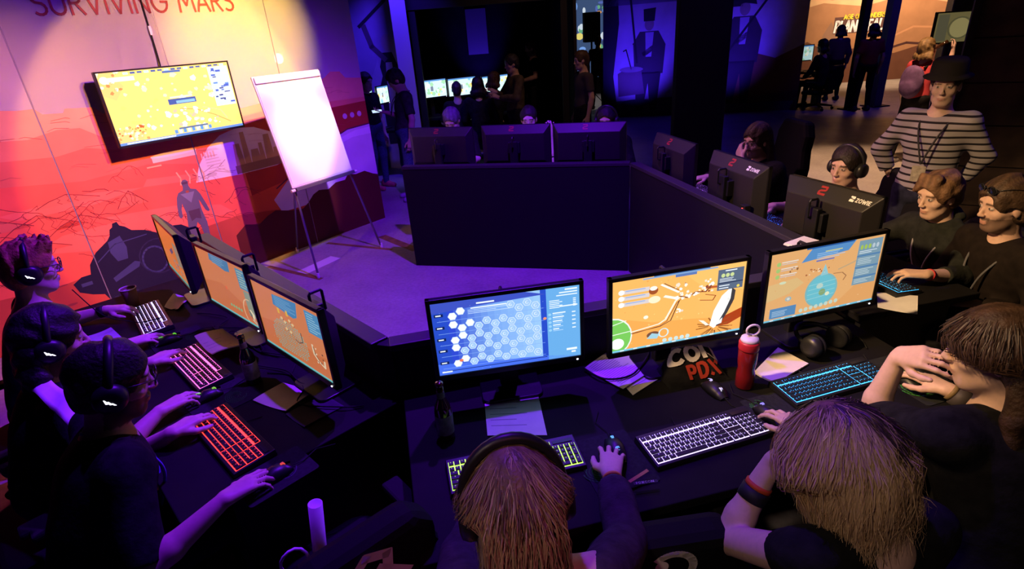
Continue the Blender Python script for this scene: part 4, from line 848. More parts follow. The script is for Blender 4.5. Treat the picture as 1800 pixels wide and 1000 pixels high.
e = Print(); e.poly([(-.008, .0), (.006, .010), (.004, .002), (.010, .004), (-.004, -.010), (-.002, -.002)], (.1, .3, .9), 1); e.build('blue_mark', mat('print_blue', (.1, .3, .9), .5, attr=True), rb, lambda u, v, l: (.0356 * math.sin(u / .035 + .5), -.0358 * math.cos(u / .035 + .5), .075 + v + .055), step=.0001)
# black cloth bag with lettering
bag = thing('cloth_bag', 'crumpled black cloth bag with white and red lettering', 'bag', (.69, 1.865, TOP), R(12))
def bag_h(u, v): return .115 * (1 - abs(2 * u - 1) ** 4) * (min(v / .68, (1 - v) / .32) ** .75 if 0 < v < 1 else 0.) + .008 * math.sin(9 * u + 3 * v) * math.sin(6 * v) + .002
V = []; n = 16
for i in range(n + 1):
    for j in range(n + 1): u, v = i / n, j / n; V.append(((u - .5) * .26, (v - .5) * .16, max(.001, bag_h(u, v) - .002)))
Fc = [(i * (n + 1) + j, (i + 1) * (n + 1) + j, (i + 1) * (n + 1) + j + 1, i * (n + 1) + j + 1) for i in range(n) for j in range(n)]
mesh_obj('cloth', V, Fc, cloth_black, bag, smooth=True)
pt = Print(); lettering(pt, 'CON', .12, .40, .26, .075, (.75, .73, .72), 1, gap=.2, width=.76); lettering(pt, 'PDX', .34, .10, .22, .055, (.45, .05, .03), 1, gap=.2, width=.5)
cut = Print()
for P_, c_, l_ in pt.it:
    cut.poly(P_, c_, l_)
cut.build('lettering', paper_mat, bag, lambda u, v, l: ((u - .5) * .26, (v - .5) * .16, bag_h(u, v) + .004))
# cables
def cable(label, pts, r=.0028):
    o = MB().tube(pts, r, 6).build('cable', rubber, smooth=True); tag(o, label, 'cable', 'loose cables on the desks')
def bez(P, n=24):
    P = [np.array(p, float) for p in P]; out = []
    for i in range(len(P) - 1):
        p0, p1, p2, p3 = P[max(i - 1, 0)], P[i], P[i + 1], P[min(i + 2, len(P) - 1)]
        for k in range(n // (len(P) - 1) + 1):
            t = k / (n // (len(P) - 1) + 1); out.append(.5 * ((2 * p1) + (-p0 + p2) * t + (2 * p0 - 5 * p1 + 4 * p2 - p3) * t * t + (-p0 + 3 * p1 - 3 * p2 + p3) * t ** 3))
    return out + [P[-1]]
cable('black cable curving over the papers under the rocket monitor', bez([(.27, 1.95, .754), (.34, 1.86, .757), (.45, 1.87, .758), (.54, 1.98, .765), (.57, 2.06, .75)]), .004)
r2_ = random.Random(5)
for k, lb in enumerate(('tangled black cable behind the middle left monitor', 'black cable looping along the left desk below the screens', 'black cable crossing the left desk toward the beer bottle', 'black cable snaking beside the paper near the mural', 'thin black cable hanging by the nearest left monitor foot')):
    a = -1.75 + .16 * k; P = [(a, 2.80 - .17 * k, .745)]
    for j in range(5): P.append((a + .09 * (j + 1) + r2_.uniform(-.05, .05), 2.80 - .17 * k - .07 * (j + 1) + r2_.uniform(-.05, .05), .745 + r2_.uniform(0, .012)))
    cable(lb, bez(P, 40), .003)
cable('headset cable hanging from the blond man to his keyboard', bez([(-2.20, 2.60, 1.02), (-2.12, 2.62, .86), (-2.06, 2.70, .775), (-1.98, 2.68, .772), (-1.90, 2.72, .771)]), .0025)
cable('grey cable lying behind the headphones on the near desk', bez([(1.35, 2.06, .745), (1.42, 2.12, .75), (1.47, 2.04, .745), (1.45, 1.95, .745)]), .0025)

# ------------------------------------------------------------------ easel and wall television
ez = thing('flip_chart_easel', 'white flip chart on a steel tripod easel before the mural', 'easel', (-1.605, 5.343, 0), R(56.87))
TL = R(12)                                              # board leans back; local x along board, +y toward the mural
def eb(x, up, off=0.): return (x, up * math.sin(TL) - off * math.cos(TL), up * math.cos(TL) + off * math.sin(TL))
XL, XR = -.385, .360
def slab(x0, x1, u0, u1, o0, o1): 
    return MB().hull8([eb(x0, u0, o1), eb(x1, u0, o1), eb(x1, u0, o0), eb(x0, u0, o0)], [eb(x0, u1, o1), eb(x1, u1, o1), eb(x1, u1, o0), eb(x0, u1, o0)])
brd = slab(XL, XR, .87, 1.865, .005, .022).build('board', white_paint, ez, bev=.004)
slab(XL + .012, XR - .012, .885, 1.79, .023, .027).build('paper_pad', mat('pad_white', (.86, .85, .84), .7, .15), ez)
slab(XL + .01, XR - .01, 1.80, 1.855, .022, .042).build('clamp_bar', mat('clamp_grey', (.70, .66, .70), .45), ez, bev=.006)
slab(XL + .02, XR - .0, .835, .868, .0, .055).build('pen_tray', grey_metal, ez, bev=.003)
MB().cyl(eb(XL + .01, .85, .03), eb(XL - .03, .85, .03), .014).build('clamp_knob', white_paint, ez); MB().cyl(eb(XR, .85, .03), eb(XR + .04, .85, .03), .014).build('clamp_knob', white_paint, ez)
for s_, xf in ((-1, -.438), (1, .438)):
    lg = MB().tube([eb(s_ * .31, 1.5, -.012), eb(s_ * .345, .85, -.012), (xf * .985, .02, .03)], .011, 10).build('leg', grey_metal, ez, smooth=True)
    MB().lathe([(.015, 0), (.016, .02), (.012, .05)], 12, (xf, .015, 0)).build('rubber_foot', white_paint, lg)
lg = MB().tube([eb(-.02, 1.45, -.03), (-.02, .62, .80), (-.02, .83, .03)], .010, 10).build('leg', grey_metal, ez, smooth=True); MB().lathe([(.014, 0), (.015, .02), (.011, .05)], 12, (-.02, .835, 0)).build('rubber_foot', white_paint, lg)
MB().tube([eb(-.31, 1.35, -.015), eb(.31, 1.35, -.015)], .009).build('cross_tube', grey_metal, ez)

tv = thing('wall_television', 'wide television hung on the mural showing a bright yellow map', 'television', WALL_P, WALL_A)
TX0, TX1, TZ0, TZ1, TO = -2.615, -1.545, 1.385, 1.972, .16
MB().box(((TX0 + TX1) / 2, -TO + .022, (TZ0 + TZ1) / 2), (TX1 - TX0, .045, TZ1 - TZ0)).build('housing', satin_black, tv, bev=.006)
MB().box(((TX0 + TX1) / 2, -TO + .07, (TZ0 + TZ1) / 2 - .03), (.55, .06, .34)).build('rear_bulge', black_plastic, tv, bev=.01)
MB().box(((TX0 + TX1) / 2, -.03, (TZ0 + TZ1) / 2), (.30, .056, .22)).build('wall_bracket', grey_metal, tv)
bzt = MB()
for c, s_ in ((((TX0 + TX1) / 2, -TO - .003, TZ1 - .006), (TX1 - TX0, .008, .012)), (((TX0 + TX1) / 2, -TO - .003, TZ0 + .009), (TX1 - TX0, .008, .018)), ((TX0 + .006, -TO - .003, (TZ0 + TZ1) / 2), (.012, .008, TZ1 - TZ0)), ((TX1 - .006, -TO - .003, (TZ0 + TZ1) / 2), (.012, .008, TZ1 - TZ0))): bzt.box(c, s_)
bzt.build('bezel', satin_black, tv)
def art_tv(p):
    Y = srgb(252, 205, 110)
    p.rect(0, 0, 1, 1, Y, 0); p.poly([(0, 1), (.10, 1), (.16, .8), (.08, .62), (0, .7)], srgb(250, 190, 110), 1); p.poly([(0, 0), (0, .2), (.10, .22), (.2, .12), (.16, 0)], srgb(248, 190, 115), 1)
    speckle(p, 40, 0, .22, .05, .25, [srgb(190, 90, 40), srgb(255, 240, 190), srgb(230, 150, 80)], .006, .02, 2, 61); speckle(p, 24, 0, .14, .72, 1, [srgb(230, 130, 70), srgb(255, 240, 200)], .006, .02, 2, 62); speckle(p, 60, .1, .8, .1, .9, [srgb(255, 240, 175), srgb(255, 250, 215), srgb(255, 205, 105)], .01, .04, 1, 63)
    speckle(p, 30, .40, .82, .10, .38, [srgb(255, 255, 245), srgb(250, 245, 225), srgb(210, 180, 150)], .008, .03, 3, 64); p.line([(.52, .40), (.64, .36), (.78, .24), (.90, .10)], .012, srgb(220, 160, 80), 2); p.line([(.70, .38), (.84, .30), (.88, .16)], .010, srgb(230, 190, 140), 2)
    for i in range(16): p.rect(.18 + .05 * i, .955 + .003 * (i % 3), .215 + .05 * i, .985, srgb(60, 90, 150) if i % 3 else srgb(180, 205, 230), 4)
    p.rect(.46, .925, .60, .955, srgb(70, 100, 160), 4); p.rect(.44, .47, .66, .55, srgb(60, 84, 150), 5); p.rect(.50, .48, .65, .52, srgb(130, 175, 205), 6); p.rect(.46, .56, .64, .585, srgb(245, 225, 190), 5)
    p.rect(.82, .36, .99, .95, srgb(190, 205, 235), 3); r_ = random.Random(8)
    for i in range(26):
        x, y = r_.uniform(.82, .95), r_.uniform(.36, .92); p.rect(x, y, x + r_.uniform(.02, .05), y + r_.uniform(.015, .035), r_.choice([srgb(50, 84, 180), srgb(250, 250, 255), srgb(70, 120, 200), srgb(30, 50, 120), srgb(240, 245, 255)]), 4 + i % 3)
    p.rect(.03, .87, .25, .93, srgb(255, 244, 205), 3); p.ell(.04, .90, .03, .05, srgb(255, 250, 230), 4)
    p.rect(0, 0, 1, .035, srgb(90, 130, 200), 4); p.rect(.05, .01, .42, .025, srgb(250, 250, 255), 5); p.rect(.46, .10, .70, .125, srgb(90, 105, 135), 5)
    for i in range(9): p.rect(.42 + .035 * i, .045, .445 + .035 * i, .10, srgb(210, 225, 245) if i % 2 else srgb(90, 140, 205), 5)
pr = Print(); art_tv(pr)
pr.build('screen', screen_mat('tv_screen', 1.7), tv, lambda u, v, l: (TX0 + .012 + u * (TX1 - TX0 - .024), -TO - .0015 - l * .6, TZ0 + .018 + v * (TZ1 - TZ0 - .03)), x0=0, x1=1, y0=0, y1=1)
MB().tube([(-2.07, -.03, 1.9), (-2.06, -.02, 2.05), (-2.055, -.012, 2.3), (-2.05, -.012, 3.05)], .006, 8).build('power_cable', rubber, tv, smooth=True); MB().box((-2.055, -.018, 2.25), (.02, .016, .07)).build('cable_clip', white_paint, tv)

# ------------------------------------------------------------------ smooth bodies from blended volumes
def unit(v): v = np.asarray(v, float); return v / (np.linalg.norm(v) + 1e-12)
class Vol:
    """volumes blended on a grid and meshed as one continuous surface"""
    def __init__(s, res): s.res = res; s.p = []
    def cone(s, a, b, ra, rb, k=.02, cut=False):
        s.p.append(('c', np.asarray(a, float), np.asarray(b, float), ra, rb, k, cut)); return s
    def ell(s, c, r, M=None, k=.02, sub=False):
        s.p.append(('e', np.asarray(c, float), np.asarray(r, float), np.eye(3) if M is None else np.asarray(M, float), k, sub)); return s
    def mesh(s):
        lo = np.full(3, 1e9); hi = -lo
        for q in s.p:
            if q[0] == 'c':
                m_ = max(q[3], q[4]); lo = np.minimum(lo, np.minimum(q[1], q[2]) - m_); hi = np.maximum(hi, np.maximum(q[1], q[2]) + m_)
            elif not q[5]:
                e_ = np.sqrt(((q[3] * q[2][None, :]) ** 2).sum(1)); lo = np.minimum(lo, q[1] - e_); hi = np.maximum(hi, q[1] + e_)
        h = s.res; lo -= 3 * h; hi += 3 * h; n = np.ceil((hi - lo) / h).astype(int) + 1
        ax = [(lo[i] + h * np.arange(n[i])).astype(np.float32) for i in range(3)]
        D = np.full(tuple(n), .5, np.float32)
        for q in s.p:
            if q[0] == 'c': m_ = max(q[3], q[4]); k = q[5]; a_ = np.minimum(q[1], q[2]) - m_; b_ = np.maximum(q[1], q[2]) + m_
            else: e_ = np.sqrt(((q[3] * q[2][None, :]) ** 2).sum(1)); k = q[4]; a_ = q[1] - e_; b_ = q[1] + e_
            pad = k + 2.5 * h
            i0 = np.clip(np.floor((a_ - pad - lo) / h).astype(int), 0, n - 1); i1 = np.clip(np.ceil((b_ + pad - lo) / h).astype(int) + 1, 1, n)
            if (i1 <= i0).any(): continue
            sl_ = tuple(slice(i0[i], i1[i]) for i in range(3))
            x = ax[0][sl_[0]][:, None, None]; y = ax[1][sl_[1]][None, :, None]; z = ax[2][sl_[2]][None, None, :]
            if q[0] == 'c':
                a, b = q[1], q[2]; ab = b - a; l2 = ab @ ab + 1e-12
                px, py, pz = x - np.float32(a[0]), y - np.float32(a[1]), z - np.float32(a[2])
                tr_ = (px * np.float32(ab[0] / l2) + py * np.float32(ab[1] / l2) + pz * np.float32(ab[2] / l2)); t = np.clip(tr_, 0, 1)
                d = np.sqrt((px - t * np.float32(ab[0])) ** 2 + (py - t * np.float32(ab[1])) ** 2 + (pz - t * np.float32(ab[2])) ** 2) - (q[3] + (q[4] - q[3]) * t)
                if q[6]: d = np.maximum(d, (tr_ - 1) * np.float32(math.sqrt(l2)))
            else:
                px, py, pz = x - np.float32(q[1][0]), y - np.float32(q[1][1]), z - np.float32(q[1][2]); M = q[3]; r = q[2]
                k0 = 0; k1 = 0
                for j in range(3):
                    w_ = px * np.float32(M[0, j]) + py * np.float32(M[1, j]) + pz * np.float32(M[2, j]); k0 = k0 + (w_ / r[j]) ** 2; k1 = k1 + (w_ / r[j] ** 2) ** 2
                k0 = np.sqrt(k0); k1 = np.sqrt(k1) + 1e-6; d = k0 * (k0 - 1) / k1
            E = D[sl_]; k = max(k, 1e-4)
            if q[0] == 'e' and q[5]:
                hh = np.maximum(k - np.abs(E + d), 0) / k; D[sl_] = np.maximum(E, -d) + hh * hh * k * .25
            else:
                hh = np.maximum(k - np.abs(E - d), 0) / k; D[sl_] = np.minimum(E, d) - hh * hh * k * .25
        S = D < 0
        cnt = np.zeros(tuple(n - 1), np.int8)
        for dx in (0, 1):
            for dy in (0, 1):
                for dz in (0, 1): cnt += S[dx:n[0] - 1 + dx, dy:n[1] - 1 + dy, dz:n[2] - 1 + dz]
        I = np.argwhere((cnt > 0) & (cnt < 8)); acc = np.zeros((len(I), 3)); c_ = np.zeros(len(I))
        cor = [(0, 0, 0), (1, 0, 0), (0, 1, 0), (1, 1, 0), (0, 0, 1), (1, 0, 1), (0, 1, 1), (1, 1, 1)]
        dv = [D[I[:, 0] + q[0], I[:, 1] + q[1], I[:, 2] + q[2]].astype(float) for q in cor]
        for a, b in ((0, 1), (2, 3), (4, 5), (6, 7), (0, 2), (1, 3), (4, 6), (5, 7), (0, 4), (1, 5), (2, 6), (3, 7)):
            m_ = (dv[a] < 0) != (dv[b] < 0); t = np.where(m_, dv[a] / np.where(m_, dv[a] - dv[b], 1), 0)
            pa = np.array(cor[a], float); pb = np.array(cor[b], float); acc += m_[:, None] * (pa + t[:, None] * (pb - pa)); c_ += m_
        V = lo + h * (I + acc / c_[:, None])
        idx = np.full(tuple(n - 1), -1, np.int32); idx[I[:, 0], I[:, 1], I[:, 2]] = np.arange(len(I))
        F_ = []
        for axn in range(3):
            o1, o2 = [(1, 2), (2, 0), (0, 1)][axn]
            A = [slice(None)] * 3; B = [slice(None)] * 3; A[axn] = slice(0, -1); B[axn] = slice(1, None)
            sa = S[tuple(A)]; sb = S[tuple(B)]; e_ = np.argwhere(sa != sb)
            e_ = e_[(e_[:, o1] > 0) & (e_[:, o2] > 0) & (e_[:, o1] < n[o1] - 1) & (e_[:, o2] < n[o2] - 1)]
            def cell(d1, d2):
                q = e_.copy(); q[:, o1] += d1; q[:, o2] += d2; return idx[q[:, 0], q[:, 1], q[:, 2]]
            Q = np.stack([cell(-1, -1), cell(0, -1), cell(0, 0), cell(-1, 0)], 1)
            ins = sa[e_[:, 0], e_[:, 1], e_[:, 2]]; Q[~ins] = Q[~ins][:, ::-1]; F_.append(Q)
        F_ = np.concatenate(F_); F_ = F_[(F_ >= 0).all(1)]
        return V, F_
def wrinkle(V, amp, seed, freq=22.):
    r_ = np.random.default_rng(seed); out = V.copy()
    for k in range(4):
        d = r_.normal(size=3); d /= np.linalg.norm(d); o = r_.normal(size=3); o /= np.linalg.norm(o)
        ph = V @ d * freq * r_.uniform(.6, 1.6) + 1.7 * np.sin(V @ o * freq * .6 + k) + r_.uniform(0, 6); out += (amp / 2) * np.sin(ph)[:, None] * o[None, :]
    return out

SKIN = mat('skin', (.6, .4, .3), .5, .35, attr=True, noise=.06, nscale=60)
HAIR = mat('hair', (.1, .07, .05), .55, .3, attr=True, noise=.25, nscale=35, bump=.5, bscale=90)
STRAND = mat('hair_strand', (.1, .07, .05), .45, .4, attr=True)
headset_black = mat('headset_black', (.014, .014, .016), .4, .45); cushion_black = mat('cushion', (.012, .012, .013), .85, .1); emblem_glow = mat('emblem_glow', (.85, .85, 1.), emit=2.5)
glasses_black = mat('glasses_frame', (.02, .018, .018), .3, .5)

def make_hand(v, wr, fwd, up, right, curl=(.35, .55, .35), spread=.12, s=1., thumb_in=.0):
    fwd = unit(fwd); up = unit(np.asarray(up, float) - fwd * (np.asarray(up, float) @ fwd)); tv = np.cross(up, fwd) * (1 if right else -1)   # toward the thumb
    tips = []
    offs = (.029, .0095, -.010, -.027); kn = (.086, .090, .085, .075); ln = ((.043, .026, .022), (.047, .029, .023), (.043, .027, .022), (.034, .020, .019)); rad = (.0092, .0095, .0090, .0080)
    for i in range(4):
        K = wr + fwd * kn[i] * s + tv * offs[i] * s + up * (.004 - .003 * abs(i - 1.2)) * s
        v.cone(wr + tv * offs[i] * .55 * s + fwd * .004, K, .0165 * s, .0118 * s, .012)
        d = unit(fwd + tv * spread * (1.2 - i)); ang = 0.; p = K
        for j in range(3):
            ang += curl[j] * (1 + .12 * (i - 1)); dd = d * math.cos(ang) - up * math.sin(ang); q = p + dd * ln[i][j] * s
            v.cone(p, q, rad[i] * (1 - .10 * j) * s, rad[i] * (1 - .10 * (j + 1)) * s, .0035); p = q
        tips.append(p)
    p = wr + fwd * .022 * s + tv * .020 * s - up * .006 * s
    for d, l, r0, r1 in ((fwd * .75 + tv * (.75 - thumb_in) - up * .25, .044, .0150, .0118), (fwd * .95 + tv * (.30 - thumb_in) - up * .25, .032, .0112, .0098), (fwd * 1. + tv * (.10 - thumb_in) - up * .15, .026, .0098, .0080)):
        q = p + unit(d) * l * s; v.cone(p, q, r0 * s, r1 * s, .008); p = q
    return tips
def ik(a, c, l1, l2, hint):
    a = np.asarray(a, float); c = np.asarray(c, float); d = c - a; L_ = np.linalg.norm(d)
    if L_ > (l1 + l2) * .999: c = a + d / L_ * (l1 + l2) * .999; d = c - a; L_ = np.linalg.norm(d)
    x = (l1 * l1 - l2 * l2 + L_ * L_) / (2 * L_); hgt = math.sqrt(max(l1 * l1 - x * x, 1e-6)); u = d / L_; hv = np.asarray(hint, float); hv = unit(hv - u * (hv @ u))
    return a + u * x + hv * hgt, c
PEOPLE = 0
def person(label, head, yaw, hyaw=None, hpitch=0., hroll=0., sit=True, lean=.22, side_lean=0., arms=None, skin=(.62, .40, .30), shirt=None, sleeve=1., trousers=None, hair=None, beard=None, res=.007, s=1., build=1., pelvis=None, group=None, hood=False, brow=None, knees=None, bare_legs=0., shoes=None, walk=0., wide_neck=False):
    """a clothed figure: body (one continuous mesh) with clothing and hair as parts"""
    global PEOPLE; PEOPLE += 1
    shirt = shirt or cloth_black; trousers = trousers or cloth_black; shoes = shoes or mat('shoe_dark', (.02, .02, .022), .6)
    Hd = np.array(head, float); f = np.array([math.cos(R(yaw)), math.sin(R(yaw)), 0]); rt = np.array([f[1], -f[0], 0]); Zu = np.array([0, 0, 1.])
    hy = yaw if hyaw is None else hyaw; hf = np.array([math.cos(R(hy)) * math.cos(R(hpitch)), math.sin(R(hy)) * math.cos(R(hpitch)), -math.sin(R(hpitch))])
    hr_ = unit(np.cross(hf, Zu)); hu = np.cross(hr_, hf)
    if hroll: c_, s_ = math.cos(R(hroll)), math.sin(R(hroll)); hr_, hu = hr_ * c_ + hu * s_, hu * c_ - hr_ * s_
    HM = np.stack([hr_, hf, hu], 1)                      # head frame: right, forward, up
    hs = s * 1.0
    def hp(x, y, z): return Hd + HM @ (np.array([x, y, z]) * hs)
    nk = hp(0, -.030, -.125) - Zu * .055 * s
    pv = np.array([Hd[0] - f[0] * lean - rt[0] * side_lean, Hd[1] - f[1] * lean - rt[1] * side_lean, (.52 if sit else .93 * s)]) if pelvis is None else np.array(pelvis, float)
    spine = unit(nk - pv); tf = unit(f - spine * (f @ spine)); tr = np.cross(tf, spine); TM = np.stack([tr, tf, spine], 1)
    Lp = np.linalg.norm(nk - pv)
    sh = {'R': nk + tr * .165 * s * build - spine * .055 * s + tf * .005, 'L': nk - tr * .165 * s * build - spine * .055 * s + tf * .005}
    hip = {'R': pv + rt * .092 * s, 'L': pv - rt * .092 * s}
    body = Vol(res); top = Vol(max(res * 1.25, .008)); low = Vol(max(res * 1.5, .010))
    # head
    body.ell(hp(0, -.012, .030), (.0745 * hs, .0965 * hs, .086 * hs), HM, .02)
    body.ell(hp(0, .024, -.040), (.0585 * hs, .063 * hs, .082 * hs), HM, .035)
    body.ell(hp(0, .052, -.098), (.033 * hs, .030 * hs, .022 * hs), HM, .035)
    body.cone(hp(-.036, .074, .030), hp(.036, .074, .030), .013 * hs, .013 * hs, .018)
    for sx in (-1, 1):
        body.ell(hp(sx * .031, .098, .010), (.019 * hs, .017 * hs, .0125 * hs), HM, .010, sub=True)
        body.ell(hp(sx * .042, .056, -.026), (.017 * hs, .018 * hs, .016 * hs), HM, .022)
        body.ell(hp(sx * .0745, -.008, -.012), (.009 * hs, .019 * hs, .031 * hs), HM, .008)
        body.ell(hp(sx * .0305, .0775, .008), (.0130 * hs, .0120 * hs, .0105 * hs), HM, .002)
        body.cone(hp(sx * .039, .022, -.078), hp(sx * .018, .056, -.102), .018 * hs, .015 * hs, .025)
        body.ell(hp(sx * .0100, .097, -.031), (.0075 * hs, .009 * hs, .0065 * hs), HM, .006)
    body.cone(hp(0, .084, .016), hp(0, .107, -.026), .0065 * hs, .0095 * hs, .010)
    body.ell(hp(0, .083, -.0580), (.0235 * hs, .013 * hs, .0065 * hs), HM, .010); body.ell(hp(0, .082, -.0710), (.0200 * hs, .013 * hs, .0070 * hs), HM, .010)
    body.ell(hp(0, .0985, -.0645), (.020 * hs, .004 * hs, .0012 * hs), HM, .002, sub=True)
    # neck and inner trunk
    body.cone(nk - spine * .03, hp(0, -.026, -.075), .060 * s, .053 * s, .03)
    body.cone(nk - spine * .06 * s, pv + spine * .02, .088 * s, .095 * s, .04); body.cone(sh['L'], sh['R'], .048 * s, .048 * s, .04)
    arms = arms or {}; J = {}
    for k in ('L', 'R'):
        a = arms.get(k); sg = 1 if k == 'R' else -1
        if a is None:
            if sit: a = dict(wr=pv + f * .34 + rt * sg * .12 + Zu * .13, fwd=f - Zu * .1, up=Zu)
            else: a = dict(wr=sh[k] + rt * sg * .07 - Zu * .52 * s + f * .04, fwd=-Zu + f * .15, up=rt * sg)
        el, wr = ik(sh[k], a['wr'], .285 * s, .255 * s, a.get('hint', rt * sg * .8 - Zu * .55 - f * .5))
        if 'el' in a: el = np.array(a['el'], float)
        J[k] = dict(sh=sh[k], el=el, wr=wr)
        body.cone(sh[k], el, .050 * s, .039 * s, .02); mid = el + (wr - el) * .30
        body.cone(el, mid, .039 * s, .041 * s, .012); body.cone(mid, wr, .040 * s, .0255 * s, .012)
        J[k]['tips'] = make_hand(body, wr + unit(wr - el) * .008, a['fwd'], a['up'], k == 'R', a.get('curl', (.35, .55, .35)), a.get('spread', .10), a.get('hs', s), a.get('thumb_in', 0.)); J[k]['fwd'] = unit(a['fwd']); J[k]['up'] = a['up']
        # sleeve
        e_ = .010
        if sleeve <= 1: top.cone(sh[k], sh[k] + (el - sh[k]) * max(sleeve, .25), (.056 + e_) * s, (.049 + e_) * s, .035, cut=True)
        else:
            top.cone(sh[k], el, (.056 + e_) * s, (.046 + e_) * s, .035); top.cone(el, el + (wr - el) * (sleeve - 1), (.046 + e_) * s, (.034 + e_) * s, .02, cut=True)
    # top
    top.ell(pv + spine * .03, (.168 * s * build, .122 * s * build, .13 * s), TM, .05); top.ell(pv + spine * Lp * .36 - tf * .012, (.158 * s * build, .116 * s * build, .18 * s), TM, .06)
    top.ell(pv + spine * Lp * (.68 if not wide_neck else .56) + tf * .004, (.172 * s * build, .122 * s * build, .17 * s), TM, .06); 
    if not wide_neck: top.cone(sh['L'] + spine * .006, sh['R'] + spine * .006, .060 * s, .060 * s, .045); top.cone(nk - spine * .07 * s, nk - spine * .012 * s, .085 * s, .067 * s, .03, cut=True)
    else:
        body.ell(pv + spine * Lp * .74, (.150 * s, .095 * s, .15 * s), TM, .05); body.cone(sh['L'], nk - spine * .02, .054 * s, .058 * s, .04); body.cone(sh['R'], nk - spine * .02, .054 * s, .058 * s, .04)
    if hood:
        for k in range(9):
            a = R(20 + 320 * k / 8 - 90 - 70); b = R(20 + 320 * (k + 1) / 8 - 90 - 70)
            if k < 8: top.cone(nk + tr * .085 * math.cos(a) + tf * (.075 * math.sin(a) - .02) + spine * (.018 - .02 * math.sin(a)), nk + tr * .085 * math.cos(b) + tf * (.075 * math.sin(b) - .02) + spine * (.018 - .02 * math.sin(b)), .026, .026, .015)
    # legs
    feet = []
    low.ell(pv - Zu * .01, (.170 * s * build, .126 * s * build, .115 * s), np.stack([rt, f, Zu], 1), .04)
    legskin = Vol(max(res, .009))
    for k in ('L', 'R'):
        sg = 1 if k == 'R' else -1
        if sit:
            kn = hip[k] + f * .42 * s + rt * sg * .05 + Zu * (.01) if knees is None else np.array(knees[k], float)
            an = kn + f * .02 + rt * sg * .01; an[2] = .085; kn[2] = max(kn[2], .50 * s)
        else:
            st = walk * sg; kn = hip[k] + rt * sg * .015 + f * (.03 + .16 * st); kn[2] = .49 * s; an = hip[k] + rt * sg * .03 + f * (.26 * st - .01); an[2] = .085
        if bare_legs:
            c1 = hip[k] + (kn - hip[k]) * .98; low.cone(hip[k], kn + (hip[k] - kn) * .04, .090 * s, .074 * s, .03, cut=True); legskin.cone(hip[k] + (kn - hip[k]) * .6, kn, .066 * s, .054 * s, .02); legskin.cone(kn, an, .054 * s, .036 * s, .02)
        else: low.cone(hip[k], kn, .088 * s, .064 * s, .03); low.cone(kn, an + Zu * -.03, .060 * s, .046 * s, .02, cut=True)
        feet.append((an, f))
    root = thing('person', label, 'person', (pv[0], pv[1], 0), 0, group)
    org = np.array([pv[0], pv[1], 0])
    V, F_ = body.mesh(); Lc = (V - Hd) @ HM / hs         # colour by place on the head
    cols = np.tile(np.array(skin), (len(V), 1)); x, y, z = np.abs(Lc[:, 0]), Lc[:, 1], Lc[:, 2]
    inhead = (np.linalg.norm(Lc, axis=1) < .16)
    def paint(mask, c, w_=1.): cols[mask] = cols[mask] * (1 - w_) + np.array(c) * w_
    paint(inhead & (((Lc[:, 0]) / .023) ** 2 + ((z + .065) / .0105) ** 2 < 1) & (y > .07), (skin[0] * .80, skin[1] * .55, skin[2] * .55), .7)
    hc = np.array((hair or {}).get('col', (.05, .035, .025)))
    paint(inhead & (np.abs(x - .032) < .020) & (np.abs(z - .029 + 4 * (x - .03) ** 2) < .0055) & (y > .05), brow if brow is not None else hc * .8, .85)
    paint(inhead & (np.abs(x - .0305) < .0125) & (np.abs(z - .008) < .0055) & (y > .06), (.55, .50, .48), .9); paint(inhead & (np.abs(x - .0305) < .006) & (np.abs(z - .008) < .006) & (y > .06), (.03, .025, .02), .95)
    if beard:
        bm = inhead & (y > -.03) & (z < -.045 - .10 * np.maximum(0, .05 - y)) & ~((((Lc[:, 0]) / .022) ** 2 + ((z + .065) / .011) ** 2 < 1)) & (z > -.135); paint(bm, beard[:3], beard[3]); paint(inhead & (y > .07) & (np.abs(z + .048) < .006) & (x < .028), beard[:3], beard[3])
    mesh_obj('body', V - org, F_, SKIN, root, smooth=True, vcols=cols)
    V, F_ = top.mesh(); V = wrinkle(V, .007, PEOPLE); mesh_obj('top', V - org, F_, shirt, root, smooth=True)
    V, F_ = low.mesh(); V = wrinkle(V, .006, PEOPLE + 50); mesh_obj('trousers', V - org, F_, trousers, root, smooth=True)
    if bare_legs: V, F_ = legskin.mesh(); mesh_obj('bare_shins', V - org, F_, SKIN, root, smooth=True, vcols=np.tile(np.array(skin), (len(V), 1)))
    for an, fd in feet:
        sv = Vol(.012); a = np.array([an[0], an[1], 0.]); sv.cone(a - fd * .05 + Zu * .045, a + fd * .05 + Zu * .045, .042, .043, .02); sv.cone(a + fd * .05 + Zu * .04, a + fd * .15 + Zu * .034, .040, .034, .02); sv.cone(a - fd * .03 + Zu * .05, a - fd * .03 + Zu * .11, .042, .040, .02, cut=True)
        V, F_ = sv.mesh(); V[:, 2] = np.maximum(V[:, 2], .001); mesh_obj('shoe', V - org, F_, shoes, root, smooth=True)
    info = dict(root=root, org=org, hp=hp, HM=HM, hs=hs, J=J, nk=nk, tr=tr, tf=tf, spine=spine, pv=pv, rt=rt, f=f, Hd=Hd)
    if hair: make_hair(info, hair, res)
    return info

